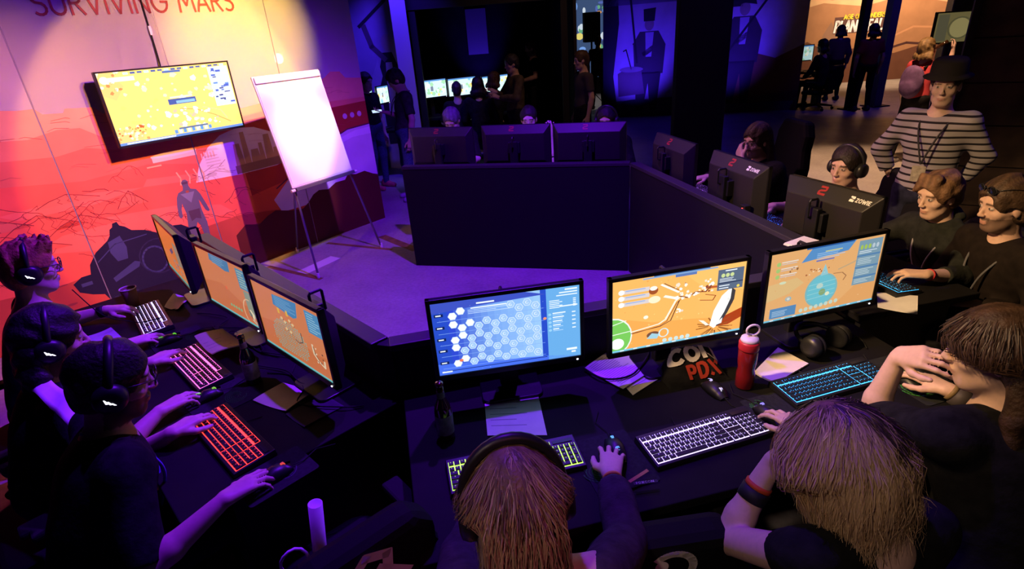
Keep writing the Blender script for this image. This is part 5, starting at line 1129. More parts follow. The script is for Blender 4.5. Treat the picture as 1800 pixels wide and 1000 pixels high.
def make_hair(I, H_, res):
    hp, HM, hs = I['hp'], I['HM'], I['hs']; st = H_.get('style', 'short'); col = np.array(H_['col'])
    v = Vol(max(res * .9, .006)); t_ = H_.get('thick', .014)
    v.ell(hp(0, -.016, .036), np.array((.0755 + t_, .098 + t_, .087 + t_ * 1.15)) * hs, HM, .01)
    if st in ('short', 'fringe', 'quiff'):
        v.ell(hp(0, -.055, -.030), np.array((.066 + t_ * .6, .058 + t_ * .5, .070)) * hs, HM, .03)
    if st == 'fringe':
        for i in range(7): x = -.058 + .0193 * i; v.cone(hp(x * .8, .050, .115), hp(x * 1.05 + .012, .094 - abs(x) * .35, .042 + .010 * (i % 2)), .022 * hs, .012 * hs, .014)
        for sx in (-1, 1): v.cone(hp(sx * .078, .02, .05), hp(sx * .080, .018, -.012), .016, .010, .015)
    if st == 'quiff':
        rq = np.random.default_rng(PEOPLE)
        for i in range(26):
            x, y = rq.uniform(-.062, .062), rq.uniform(-.07, .078); zt_ = .036 + .098 * math.sqrt(max(0., 1 - (x / .09) ** 2 - (y / .115) ** 2)); h_ = rq.uniform(.012, .030) * (1.3 if y > .02 else .8)
            v.cone(hp(x, y, zt_ - .012), hp(x * 1.15 + rq.uniform(-.012, .012), y * 1.05 + .012, zt_ + h_), .016 * hs, .006 * hs, .010)
    if st in ('long', 'mid'):
        ln = H_.get('len', .22)
        v.ell(hp(0, -.060, -.04), np.array((.080 + t_ * .5, .060, .12)) * hs, HM, .04)
        dn = np.array([0, 0, -1.]); bk = -I['f']
        for i in range(7):
            a = R(-75 + 25 * i); x = .078 * math.sin(a); y = -.03 - .062 * math.cos(a); p = hp(x, y, -.03); q = p + dn * ln * .55 + bk * .02 + HM[:, 0] * x * .35; e_ = q + dn * ln * .45 + bk * .015 + HM[:, 0] * x * .3
            v.cone(p, q, .030, .028, .02); v.cone(q, e_, .028, .012, .02)
    # the face stays clear
    cl = H_.get('clear', (0, .100, -.040))
    v.ell(hp(*cl), np.array(H_.get('clear_r', (.070, .072, .112))) * hs, HM, .012, sub=True)
    if st in ('short', 'fringe', 'quiff'):
        for sx in (-1, 1): v.ell(hp(sx * .085, .005, -.035), np.array((.022, .040, .045)) * hs, HM, .01, sub=True)
    V, F_ = v.mesh(); V = wrinkle(V, H_.get('rough', .006), int(1000 * abs(col[0])) + PEOPLE, 70)
    vc = np.tile(col, (len(V), 1)); r_ = np.random.default_rng(PEOPLE)
    vc = vc * (1 + .25 * np.sin(V @ (HM[:, 0] * 160 + HM[:, 1] * 30))[:, None]); vc = np.clip(vc, .002, 1)
    mesh_obj('hair', V - I['org'], F_, HAIR, I['root'], smooth=True, vcols=vc)

def strands(I, n, col, col2, dark, ln, seed, wave=.006, dark_test=None, rad=.0008, wide=.088, lift=.020, back=.05, sweep=0., ymax=.2, front=.60):
    """long hair: fine ribbons that start on the scalp, follow the skull and hang down"""
    hp, HM, hs = I['hp'], I['HM'], I['hs']; r_ = np.random.default_rng(seed); K = 10
    ce = hp(0, -.014, .030); rx0 = np.array((.0755, .0975, .087)) * hs
    D = r_.normal(size=(n * 4, 3)); D /= np.linalg.norm(D, axis=1)[:, None]
    D = D[(D[:, 2] > -.25) & ~((D[:, 1] > front) & (D[:, 2] < .60))][:n]; n = len(D)
    lf = (r_.uniform(.25, 1., n) * lift)[:, None]; ex = rx0[None, :] + lf
    L = D * ex; dn = HM.T @ np.array([0, 0, -1.]); bk = HM.T @ (-I['f'])
    tot = ln * r_.uniform(.75, 1.08, n) * hs; stp = (tot / (K - 1))[:, None]; pts = [L.copy()]
    ph = r_.uniform(0, 6.28, n)[:, None]; wv = r_.normal(size=(n, 3)) * wave; cl = np.round(D * 5); cw = np.sin(cl @ np.array([12.9, 78.2, 37.7]))[:, None]
    hor = D.copy(); hor[:, 2] = 0; hor[:, 0] -= sweep; hor /= np.linalg.norm(hor, axis=1)[:, None] + 1e-6
    nkl = HM.T @ (I['nk'] - ce); spl = HM.T @ I['spine']
    for k in range(K - 1):
        g = dn[None, :] + hor * (.8 if k < 2 else (.12 if k < 4 else 0.)) + cw * hor[:, [1, 0, 2]] * np.array([-.10, .10, 0])
        g += r_.normal(size=g.shape) * .10; g /= np.linalg.norm(g, axis=1)[:, None]; c = pts[-1] + g * stp
        e_ = np.linalg.norm(c / ex, axis=1)[:, None]; c = np.where(e_ < 1, c / e_, c)
        free = (c[:, 2] < -.03)
        c[free, 0] = np.clip(c[free, 0], -wide, wide); c[free, 1] = np.minimum(c[free, 1], ymax + .02 * cw[free, 0])
        rel = c - nkl; hg = rel @ spl; h_ = rel - hg[:, None] * spl; hl = np.linalg.norm(h_, axis=1)[:, None] + 1e-6
        near = (hg < .10) & (hg > -.04) & (hl[:, 0] < .078); c[near] = (nkl + hg[:, None] * spl + h_ / hl * .078)[near]
        low_ = hg < .0; c[low_] += bk * back * (stp[low_] / .035) * .6
        fr = (c[:, 1] > .070) & (c[:, 2] < .02); c[fr, 0] += np.sign(c[fr, 0]) * .008; c[fr, 1] -= .012
        pts.append(c)
    P = np.stack(pts, 1); P += wv[:, None, :] * np.sin(ph[:, :, None] + np.arange(K)[None, :, None] * .8) * (np.arange(K) / K)[None, :, None]
    P = ce + P @ HM.T
    t = np.gradient(P, axis=1); t /= np.linalg.norm(t, axis=2)[:, :, None] + 1e-9
    xx = np.cross(t, P - ce); xx /= np.linalg.norm(xx, axis=2)[:, :, None] + 1e-9; xx += .35 * r_.normal(size=(n, 1, 3))
    wd = rad * r_.uniform(.7, 1.4, (n, 1, 1)) * np.clip(np.linspace(1.3, .3, K), .3, 1)[None, :, None]
    V = np.concatenate([P + xx * wd, P - xx * wd], 1).reshape(-1, 3); b0 = (np.arange(n) * 2 * K)[:, None]; j = np.arange(K - 1)[None, :]
    F_ = np.stack([b0 + j, b0 + j + 1, b0 + K + j + 1, b0 + K + j], 2).reshape(-1, 4)
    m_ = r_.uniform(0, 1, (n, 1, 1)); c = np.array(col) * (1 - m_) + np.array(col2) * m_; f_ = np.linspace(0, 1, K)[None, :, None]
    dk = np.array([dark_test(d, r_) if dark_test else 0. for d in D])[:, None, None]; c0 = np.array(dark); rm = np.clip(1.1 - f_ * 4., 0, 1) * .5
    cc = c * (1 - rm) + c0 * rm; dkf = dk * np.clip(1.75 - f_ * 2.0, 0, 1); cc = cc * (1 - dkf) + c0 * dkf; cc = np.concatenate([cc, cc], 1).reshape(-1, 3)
    return tag(mesh_obj('hair_strands', V - I['org'], F_, STRAND, I['root'], smooth=True, vcols=np.clip(cc, .001, 1)), kind='stuff')

def headset(I, label, emblem=False, mic=False, back=0., grow=1.):
    hp, HM, hs = I['hp'], I['HM'], I['hs']; o = hp(0, 0, 0)
    t = thing('headset', label, 'headset', tuple(o), 0, 'headsets worn by players'); L_ = lambda *p: hp(*p) - o
    P = [L_(.104 * grow * math.sin(R(a)), -.012 - back * math.cos(R(a)), .020 + .114 * grow * math.cos(R(a))) for a in range(-95, 96, 10)]
    MB().tube(P, [.008 + .006 * math.cos(R(a)) for a in range(-95, 96, 10)], 10).build('headband', headset_black, t, smooth=True)
    MB().tube([p * .96 for p in P[5:-5]], .010, 8).build('band_pad', cushion_black, t, smooth=True)
    for sx in (-1, 1):
        c = L_(sx * .088 * grow, -.012, -.012); ax_ = HM[:, 0] * sx
        cup = MB().lathe([(.026, .030), (.040, .026), (.047, .012), (.047, -.004)], 22, c, ax_).build('ear_cup', headset_black, t, smooth=True)
        MB().lathe([(.048, -.003), (.050, -.010), (.044, -.018), (.030, -.014)], 22, c, ax_).build('cushion', cushion_black, t, smooth=True)
        if emblem and sx == 1:
            e = Print()
            for k in range(3): x0 = -.016 + .010 * k; e.poly([(x0 - .002 * k, -.010 + .003 * k), (x0 + .007, -.010 + .003 * k), (x0 + .013, .010 - .002 * abs(k - 2) * 3), (x0 + .010, .010 - .003 * (2 - k) * 2)], (.9, .9, 1.), 1)
            e.build('emblem', emblem_glow, cup, lambda u, v, l: tuple(c + ax_ * .0315 + HM[:, 1] * -u + HM[:, 2] * v), step=.0001)
    if mic: MB().tube([L_(-.095, .01, -.03), L_(-.092, .06, -.055), L_(-.06, .105, -.075), L_(-.035, .118, -.078)], .0035, 6).build('microphone_boom', headset_black, t, smooth=True)
    return t
def glasses(I, up=0., on_head=False):
    hp = I['hp']; o = I['org']; mb = MB()
    Y, Z = (.108, .008) if not on_head else (.088, .098)
    for sx in (-1, 1):
        P = [hp(sx * (.032 + .024 * math.cos(R(a))), Y - .004 * math.cos(R(a)) , Z + .018 * math.sin(R(a))) - o for a in range(0, 360, 24)]; mb.tube(P, .0022, 6, closed=True)
        mb.tube([hp(sx * .055, Y - .006, Z + .006) - o, hp(sx * .078, .05 if not on_head else .03, Z + .006) - o, hp(sx * .081, -.01, Z - .004) - o], .0020, 6)
    mb.tube([hp(-.009, Y, Z + .006) - o, hp(0, Y + .003, Z + .009) - o, hp(.009, Y, Z + .006) - o], .0022, 6)
    mb.build('glasses', glasses_black, I['root'], smooth=True)
    if on_head:
        mb = MB()
        for sx in (-1, 1): mb.lathe([(.001, -.001), (.022, 0), (.001, .001)], 14, hp(sx * .032, Y, Z) - o, I['HM'][:, 1])
        mb.build('lens', mat('dark_lens', (.01, .01, .01), .1, .6), I['root'])
def band(I, k, col, name='wristband', dist=.02, wd=.012, r=.030, rough=.6):
    j = I['J'][k]; d = unit(j['wr'] - j['el']); c = j['wr'] - d * dist - I['org']
    return MB().lathe([(r - .004, -wd / 2), (r, -wd / 2 + .001), (r, wd / 2 - .001), (r - .004, wd / 2)], 20, c, d).build(name, mat('band_%s_%.2f_%.2f_%.2f' % (name, *col), col, rough), I['root'], smooth=True)
def lanyard(I, col, card=True, front=.15, card_col=(.6, .6, .58)):
    nk, tr, tf, sp, o = I['nk'], I['tr'], I['tf'], I['spine'], I['org']; mt = mat('lanyard_%.2f' % col[2], col, .7)
    b = front; end = nk - sp * .30 + tf * (b + .015)
    for sg in (-1, 1):
        P = bez([nk - tf * .075 + sp * .01, nk + tr * sg * .075 + sp * .005, nk + tr * sg * .075 + tf * .085 - sp * .055, nk + tr * sg * .045 + tf * b - sp * .15, end], 20)
        MB().tube([p - o for p in P], .0055, 6).build('lanyard', mt, I['root'], smooth=True)
    if card: MB().box(end - sp * .06 + tf * .006 - o, (.075, .004, .10), np.stack([tr, tf, sp], 1)).build('badge_card', mat('badge_%.2f' % card_col[0], card_col, .5, noise=.3, nscale=40), I['root'])

# ------------------------------------------------------------------ chairs
def chair(label, x, y, yaw, back=.62, letter=None, group='black gaming chairs', emblem=False, tilt=8):
    t = thing('gaming_chair', label, 'chair', (x, y, 0), R(yaw - 90), group)        # local +y is forward
    MB().prism(rrect(0, .02, .50, .50, .10), .32, .392).build('seat', leather, t, bev=.025)
    rm = rotm('X', tilt); o = np.array([0, -.235, .42])
    bk = MB(); pts = [(-.20, 0), (.20, 0), (.25, .14), (.25, back * .55), (.21, back * .72), (.21, back * .86), (.15, back), (-.15, back), (-.21, back * .86), (-.21, back * .72), (-.25, back * .55), (-.25, .14)]
    V = [tuple(o + rm @ np.array([px, s_, pz])) for s_ in (-.10, 0) for px, pz in pts]; n = len(pts)
    bk._add(V, [tuple(range(n)), tuple(range(2 * n - 1, n - 1, -1))] + [((i + 1) % n, i, n + i, n + (i + 1) % n) for i in range(n)]); bk.build('backrest', leather, t, bev=.03)
    for sx in (-1, 1):
        MB().box((sx * .295, .0, .575), (.07, .25, .03)).build('armrest', rubber, t, bev=.01); MB().box((sx * .295, .0, .455), (.04, .06, .22)).build('armrest_post', black_plastic, t, bev=.005)
    MB().cyl((0, 0, .09), (0, 0, .325), .028).build('gas_column', satin_black, t)
    for k in range(5):
        a = R(90 + 72 * k); c, s_ = math.cos(a), math.sin(a)
        lg_ = MB().tube([(0, 0, .11), (.16 * c, .16 * s_, .095), (.31 * c, .31 * s_, .075)], [.03, .024, .018], 8).build('base_leg', black_plastic, t)
        MB().cyl((.31 * c - .022 * s_, .31 * s_ + .022 * c, .03), (.31 * c + .022 * s_, .31 * s_ - .022 * c, .03), .029, n=14).build('caster', rubber, lg_)
    if letter:
        p = Print()
        if letter == 'D': p.line(LETD, .030, (.8, .8, .8), 1); p.line([(-.10, -.075), (-.02, .005)], .03, (.8, .8, .8), 1)
        else: p.ring(0, 0, .055, .022, (.8, .78, .70), 1, a0=40, a1=320); p.ell(.03, .01, .018, .022, (.8, .78, .70), 1)
        side = -.1012
        p.build('backrest_logo', paper_mat, t, lambda u, v, l: tuple(o + rm @ np.array([-u + .0, side - l, back * .80 + v])))
    return t
LETD = [(-.04, -.06), (-.05, .04), (.01, .07), (.05, .03), (.04, -.05), (-.04, -.06)]

A = np.array
Zv = A([0, 0, 1.])
def rest(wr, fwd, **k): return dict(wr=A(wr, float), fwd=A([fwd[0], fwd[1], k.pop('dz', -.02)], float), up=A(k.pop('up', (0, 0, 1)), float), **k)
MOUSE = (.20, .45, .35); TYPE = (.30, .55, .40)
# --- left row (they face the mural side screens)
I = person('young man with ginger hair, glasses and headset sitting by the mural', (-2.235, 2.475, 1.195), 45, hyaw=40, hpitch=8, lean=.20, sleeve=.7, skin=(.66, .46, .38), shirt=cloth_navy, hair=dict(style='quiff', col=(.42, .18, .07), thick=.016), res=.0055,
    arms=dict(L=rest((-2.245, 2.81, .80), (1, .12), curl=TYPE), R=rest((-1.895, 2.40, .790), (.80, .60), curl=MOUSE)))
headset(I, 'black headset with glowing mark on the ginger man by the mural', emblem=True); glasses(I); band(I, 'L', (.01, .01, .012), 'wristwatch', .02, .03, .034); band(I, 'R', (.45, .03, .03)); P1 = I
I = person('dark-haired man with a goatee in the middle of the left row', (-1.755, 1.895, 1.105), 45, hyaw=38, hpitch=12, lean=.20, sleeve=.8, skin=(.60, .40, .32), hair=dict(style='mid', col=(.012, .010, .010), len=.14, thick=.02), beard=(.03, .02, .018, .75), res=.0055,
    arms=dict(L=rest((-1.660, 2.195, .795), (.35, .9), curl=TYPE), R=rest((-1.405, 1.805, .795), (.50, .85), curl=MOUSE)))
headset(I, 'black headset with glowing mark on the goateed man of the left row', emblem=True); lanyard(I, (.05, .05, .5), card=False); P2 = I
I = person('man with dark cropped hair, glasses and beard nearest on the left row', (-1.255, 1.490, 1.145), 45, hyaw=33, hpitch=16, lean=.24, sleeve=.95, skin=(.60, .40, .32), hair=dict(style='short', col=(.014, .011, .010), thick=.014), beard=(.04, .028, .022, .8), res=.0055, build=1.12,
    arms=dict(L=rest((-1.285, 1.668, .795), (.45, .85), curl=TYPE, hint=-Zv + A([-.6, .4, 0])), R=rest((-.945, 1.325, .785), (.62, .75), curl=MOUSE, hint=A([-.55, -.75, -.6]))))
headset(I, 'black headset with glowing mark on the bearded man nearest the red keyboard', emblem=True); glasses(I); lanyard(I, (.12, .06, .6), card=False); P3 = I
# --- near row (backs to the camera)
I = person('blond long-haired player with headset seen from behind at the near desk', (-.030, .885, 1.145), 101, hyaw=100, hpitch=24, lean=.20, sleeve=1.86, wide_neck=True, skin=(.62, .40, .34), shirt=mat('knit_grey', (.045, .035, .045), .95, .1, noise=.3, nscale=30, bump=.3, bscale=90), hair=dict(style='short', col=(.16, .10, .055), thick=.012, rough=.004), res=.0055, s=.96,
    arms=dict(R=rest((.258, 1.290, .795), (.20, .95), curl=MOUSE, spread=.16, hint=A([.6, -.4, -.7])), L=rest((-.12, 1.255, .80), (.1, 1), curl=TYPE)))
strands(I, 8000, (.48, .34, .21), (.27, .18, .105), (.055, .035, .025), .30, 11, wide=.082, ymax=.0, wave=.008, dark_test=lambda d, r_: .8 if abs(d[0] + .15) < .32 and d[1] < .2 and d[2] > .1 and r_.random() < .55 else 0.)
headset(I, 'black headset across the hair of the long-haired near player', grow=1.10, back=.02); band(I, 'R', (.55, .30, .04), dist=.012, wd=.010); band(I, 'R', (.02, .015, .05), dist=.028, wd=.014); P4 = I
# loose ends of the festival wristband lying on the mat
ws = thing('wristband_tail', 'yellow wristband tail lying beside the player\'s wrist', 'wristband', (.315, 1.300, .7705)); MB().box((.03, .01, .0), (.075, .011, .0015), rotm('Z', 28) @ rotm('Y', -6)).build('ribbon', mat('ribbon_gold', (.40, .24, .05), .7), ws)
e = Print(); lettering(e, 'PDXCON', -.030, -.004, .008, .0016, (.6, .6, .6), 1, gap=.25, width=.055); tl = MB().box((.045, -.018, .0), (.075, .012, .0015), rotm('Z', 4)).build('printed_ribbon', mat('ribbon_black', (.02, .02, .03), .7), ws)
rz4 = rotm('Z', 4); e.build('lettering', paper_mat, tl, lambda u, v, l: tuple(A([.045, -.018, .0012]) + rz4 @ A([u, v, l])))
I = person('blond player in a black sleeveless top leaning on one elbow', (.690, .930, 1.150), 104, hyaw=122, hpitch=30, hroll=8, lean=.16, sleeve=.25, skin=(.62, .40, .33), hair=dict(style='short', col=(.22, .14, .07), thick=.014, rough=.005), res=.0055, s=.96,
    arms=dict(R=rest((.905, 1.470, .790), (-.28, .95), curl=MOUSE, spread=.16), L=dict(wr=A([.640, 1.105, .985]), el=A([.520, 1.055, .775]), fwd=A([.45, -.05, .75]), up=A([-.55, .6, .3]), curl=(.6, .7, .4))))
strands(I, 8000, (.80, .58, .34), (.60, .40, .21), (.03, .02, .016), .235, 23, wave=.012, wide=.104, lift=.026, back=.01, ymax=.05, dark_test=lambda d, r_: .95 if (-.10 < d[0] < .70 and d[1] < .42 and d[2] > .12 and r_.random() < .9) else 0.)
band(I, 'L', (.012, .012, .014), 'smart_watch', .10, .036, .037); band(I, 'L', (.60, .08, .02), 'watch_strap', .075, .014, .034); P5 = I
I = person('long-haired man in black resting his chin on his hand at right', (1.305, 1.275, 1.160), 104, hyaw=146, hpitch=10, lean=.20, sleeve=.9, skin=(.66, .44, .33), hair=dict(style='long', col=(.055, .030, .018), len=.22, thick=.014, clear=(0, .085, -.045), clear_r=(.11, .085, .105)), res=.0055, build=1.15,
    arms=dict(R=rest((1.500, 1.570, .795), (-.25, .85), curl=MOUSE, hint=A([.7, -.5, -.6])), L=dict(wr=A([1.205, 1.475, 1.020]), el=A([1.170, 1.490, .785]), fwd=A([.16, -.75, .40]), up=A([-.75, .1, .5]), curl=(.55, .75, .5))))
strands(I, 5000, (.085, .045, .026), (.05, .027, .016), (.02, .012, .008), .32, 31, wide=.09, ymax=-.05, front=.30); band(I, 'R', (.05, .04, .035), 'chunky_watch', .035, .045, .038); band(I, 'R', (.08, .25, .45), dist=.085, wd=.025, r=.036); band(I, 'R', (.22, .15, .06), dist=.005, wd=.014, r=.031); P6 = I
# --- right row (they face the ring)
I = person('young man in a dark hoodie typing at the cyan keyboard', (2.355, 2.895, 1.067), 192, hyaw=190, hpitch=12, lean=.20, sleeve=1.55, hood=True, skin=(.64, .43, .32), shirt=mat('hoodie_dark', (.020, .022, .018), .95, .1, noise=.3, nscale=25, bump=.25, bscale=60), trousers=mat('shorts_red', (.40, .06, .04), .9, .1, noise=.2, nscale=30), bare_legs=1, hair=dict(style='fringe', col=(.17, .095, .05), thick=.018), res=.0055,
    arms=dict(L=rest((2.055, 2.465, .805), (-.85, .42), curl=TYPE, spread=.18, hint=A([.5, -.5, -.8])), R=rest((2.02, 3.02, .80), (-1, -.05), curl=MOUSE)))
lanyard(I, (.30, .30, .30)); band(I, 'L', (.50, .03, .03), dist=.012, wd=.012); P7 = I
I = person('bearded man with sunglasses pushed up watching beside the hoodie player', (2.362, 2.492, 1.128), 185, hyaw=176, hpitch=8, lean=.12, sleeve=1.9, skin=(.62, .40, .30), shirt=mat('jacket_brown', (.014, .010, .008), .9, .1, noise=.3, nscale=25), hair=dict(style='short', col=(.06, .035, .02), thick=.022, rough=.009), beard=(.06, .035, .022, .75), res=.0055,
    arms=dict(R=rest((2.27, 2.60, .655), (-.9, -.1)), L=rest((2.275, 2.405, .655), (-.7, .35))))
glasses(I, on_head=True); lanyard(I, (.10, .10, .11), card_col=(.25, .22, .20)); P8 = I
I = person('dark-haired player with big headset behind the branded monitor', (2.185, 3.480, 1.105), 192, hyaw=206, hpitch=6, lean=.20, sleeve=1.0, skin=(.58, .37, .30), shirt=cloth_navy, hair=dict(style='short', col=(.020, .014, .012), thick=.014), res=.0065,
    arms=dict(L=rest((1.93, 3.35, .80), (-.95, .1), curl=TYPE), R=rest((1.87, 3.72, .80), (-1, -.1), curl=MOUSE)))
headset(I, 'big black headset on the player behind the branded monitor'); lanyard(I, (.05, .05, .5), card=False); P9 = I
I = person('long-haired man in glasses with hand on chin near the pillar', (2.020, 4.430, 1.115), 192, hyaw=202, hpitch=12, lean=.22, sleeve=1.9, skin=(.58, .37, .30), hair=dict(style='long', col=(.035, .022, .018), len=.24, thick=.018), beard=(.05, .03, .02, .6), res=.0065, build=1.2,
    arms=dict(L=dict(wr=A([1.86, 4.30, 1.00]), el=A([1.95, 4.22, .78]), fwd=A([-.0, .5, .45]), up=A([-.9, -.2, .2]), curl=(.5, .7, .4)), R=rest((1.72, 4.62, .80), (-1, -.1), curl=MOUSE)))
glasses(I); P10 = I
# --- far row, seen over the monitors
I = person('player with greying hair bent low behind the left far monitor', (-.505, 6.130, 1.215), 255, hpitch=35, lean=.22, skin=(.55, .40, .36), hair=dict(style='short', col=(.10, .10, .12), thick=.014), res=.010, arms=dict(L=rest((-.42, 5.78, .80), (-.2, -1)), R=rest((-.70, 5.85, .80), (-.2, -1))))
I = person('short-haired man looking down behind the middle far monitor', (.300, 5.865, 1.205), 255, hyaw=262, hpitch=14, lean=.22, skin=(.60, .44, .38), hair=dict(style='short', col=(.02, .016, .014), thick=.010), res=.009, arms=dict(L=dict(wr=A([.495, 5.68, 1.06]), el=A([.51, 5.64, .81]), fwd=A([-.1, .1, .9]), up=A([.2, -.9, .1]), curl=(.6, .9, .6)), R=rest((.10, 5.60, .80), (-.2, -1))))
I = person('dark-haired player with headset behind the right far monitor', (1.020, 5.480, 1.195), 255, hyaw=250, hpitch=12, lean=.22, skin=(.62, .42, .36), hair=dict(style='short', col=(.018, .014, .012), thick=.014), res=.009, arms=dict(L=rest((1.02, 5.18, .80), (-.25, -1)), R=rest((.80, 5.25, .80), (-.25, -1))))
headset(I, 'black headset on the player behind the right far monitor')
# --- bystanders
def stripes():
    mt = bpy.data.materials.new('striped_knit'); mt.use_nodes = True; nt = mt.node_tree; N = nt.nodes; Lk = nt.links; b = N['Principled BSDF']; b.inputs['Roughness'].default_value = .9; b.inputs['Specular IOR Level'].default_value = .15
    tc = N.new('ShaderNodeTexCoord'); sx = N.new('ShaderNodeSeparateXYZ'); Lk.new(tc.outputs['Object'], sx.inputs[0])
    mu = N.new('ShaderNodeMath'); mu.operation = 'MULTIPLY'; mu.inputs[1].default_value = 1 / .042; Lk.new(sx.outputs['Z'], mu.inputs[0])
    fr = N.new('ShaderNodeMath'); fr.operation = 'FRACT'; Lk.new(mu.outputs[0], fr.inputs[0])
    gt = N.new('ShaderNodeMath'); gt.operation = 'GREATER_THAN'; gt.inputs[1].default_value = .70; Lk.new(fr.outputs[0], gt.inputs[0])
    mx = N.new('ShaderNodeMix'); mx.data_type = 'RGBA'; mx.inputs[6].default_value = (.30, .28, .30, 1); mx.inputs[7].default_value = (.018, .016, .020, 1); Lk.new(gt.outputs[0], mx.inputs[0]); Lk.new(mx.outputs[2], b.inputs['Base Color'])
    return mt
I = person('standing man in striped long-sleeved shirt and dark hat', (2.745, 3.530, 1.555), 218, hyaw=226, hpitch=8, sit=False, lean=.03, sleeve=1.95, s=.96, skin=(.56, .38, .30), shirt=stripes(), trousers=cloth_navy, hair=dict(style='short', col=(.05, .03, .02), thick=.010), res=.007,
    arms=dict(R=dict(wr=A([2.66, 3.76, .985]), el=A([2.60, 3.80, 1.13]), fwd=A([.25, .05, -.7]), up=A([-.7, .4, .2])), L=dict(wr=A([2.98, 3.50, .96]), el=A([3.00, 3.40, 1.12]), fwd=A([-.05, .30, -.6]), up=A([.6, -.5, .1]))))
lanyard(I, (.02, .02, .022), card_col=(.30, .28, .20))
ht = I['hp']; hb_ = MB(); cH = ht(0, -.012, .055) - I['org']; hb_.lathe([(.125, -.004), (.128, .0), (.098, .012), (.096, .022), (.092, .085), (.080, .100), (.001, .104)], 28, cH, I['HM'][:, 2]); hb_.build('hat', mat('hat_felt', (.018, .016, .018), .9, .1), I['root'], smooth=True)
I['root'].children[0]
I = person('woman with violet backpack drinking, seen beyond the striped man', (5.480, 7.500, 1.475), 20, hyaw=15, hpitch=-25, sit=False, lean=.02, sleeve=.8, s=.93, skin=(.60, .42, .34), shirt=mat('shirt_red', (.42, .05, .06), .9, .1), trousers=cloth_black, hair=dict(style='mid', col=(.16, .10, .04), len=.08, thick=.018), res=.010, walk=.35, shoes=mat('shoe_pale', (.4, .38, .36), .6),
    arms=dict(R=dict(wr=A([5.66, 7.30, 1.42]), el=A([5.64, 7.28, 1.18]), fwd=A([.25, .2, .9]), up=A([.6, -.6, .1]), curl=(.4, .8, .6))))
bpk = I['pv']; bk_ = thing('backpack', 'violet backpack on the drinking woman\'s back', 'backpack', (5.34, 7.46, .88), R(20 - 90)); bv = Vol(.012); bv.ell((0, 0, .20), (.15, .07, .21)); bv.ell((0, -.05, .12), (.11, .04, .10), k=.03); V, F_ = bv.mesh(); mesh_obj('pack', wrinkle(V, .01, 3), F_, mat('pack_violet', (.10, .05, .14), .8, noise=.3, nscale=15), bk_, smooth=True)
MB().tube([(.09, .05, .36), (.10, .17, .42), (.10, .24, .34)], .014, 8).build('strap', cloth_black, bk_, smooth=True); MB().tube([(-.09, .05, .36), (-.10, .17, .42), (-.10, .24, .34)], .014, 8).build('strap', cloth_black, bk_, smooth=True)
btl = thing('small_bottle', 'small bottle lifted to the drinking woman\'s mouth', 'bottle', (5.60, 7.42, 1.50)); MB().lathe([(.006, -.10), (.010, -.07), (.022, -.04), (.024, .06), (.018, .066)], 14, (0, 0, 0), (.55, -.35, .45)).build('glass_body', brown_glass, btl, smooth=True)
def bystander(label, head, yaw, **k): return person(label, head, yaw, sit=k.pop('sit', False), lean=k.pop('lean', .02), res=k.pop('res', .012), **k)
purple_tee = mat('tee_plum', (.035, .022, .040), .9, .1, noise=.3, nscale=20)
I = bystander('standing man in dark tee and jeans looking at his phone by the mural end', (-1.290, 7.620, 1.560), 200, hpitch=32, sleeve=.8, skin=(.55, .36, .30), shirt=purple_tee, trousers=denim, hair=dict(style='short', col=(.025, .018, .020), thick=.02), shoes=mat('sneaker', (.30, .28, .34), .6), res=.010,
    arms=dict(R=dict(wr=A([-1.47, 7.66, 1.17]), fwd=A([-.8, -.3, .15]), up=A([0, 0, -1.]), hint=A([.5, .3, -1])), L=None)); lanyard(I, (.02, .02, .03), card=False)
ph = thing('phone', 'lit phone in the hand of the man by the mural end', 'phone', (-1.585, 7.615, 1.195), R(20)); MB().box((0, 0, 0), (.14, .075, .008), rotm('X', 25)).build('case', satin_black, ph, bev=.003); MB().box((0, 0, .0048), (.125, .065, .001), rotm('X', 25)).build('screen', mat('phone_glow', (.55, .75, .95), emit=1.2), ph)
bystander('person in blue jeans half hidden behind the mural end', (-1.83, 8.35, 1.52), 330, hpitch=10, sleeve=.8, skin=(.5, .35, .32), shirt=cloth_black, trousers=denim, hair=dict(style='short', col=(.02, .016, .02)), shoes=mat('sneaker_red', (.45, .10, .12), .6), res=.014)
bystander('man in an olive jacket standing behind the far row, hands raised before him', (.235, 8.75, 1.590), 200, hpitch=12, sleeve=1.95, skin=(.45, .28, .22), shirt=mat('jacket_olive', (.075, .060, .028), .9, .1, noise=.3, nscale=18), trousers=cloth_black, hair=dict(style='short', col=(.015, .012, .012)),
    arms=dict(R=dict(wr=A([-.02, 8.72, 1.22]), fwd=A([-.7, -.2, .4]), up=A([0, -.5, .6])), L=dict(wr=A([.02, 8.52, 1.16]), fwd=A([-.7, .1, .3]), up=A([0, -.5, .6]))))
bystander('dark-shirted man with a beard standing far behind the olive jacket', (.690, 11.40, 1.700), 190, hpitch=10, s=1.06, sleeve=.7, skin=(.52, .32, .24), shirt=cloth_black, trousers=cloth_black, hair=dict(style='short', col=(.10, .045, .02)), beard=(.10, .04, .02, .8),
    arms=dict(L=dict(wr=A([.48, 11.15, 1.15]), fwd=A([-.5, .3, .2]), up=A([0, -.6, .6]))))
bystander('man in a grey tee walking past the gap to the bright display', (1.225, 8.55, 1.580), 195, hpitch=8, sleeve=.7, skin=(.50, .32, .27), shirt=mat('tee_grey', (.050, .042, .060), .9, .1), trousers=cloth_black, hair=dict(style='short', col=(.05, .028, .018)), walk=.3)
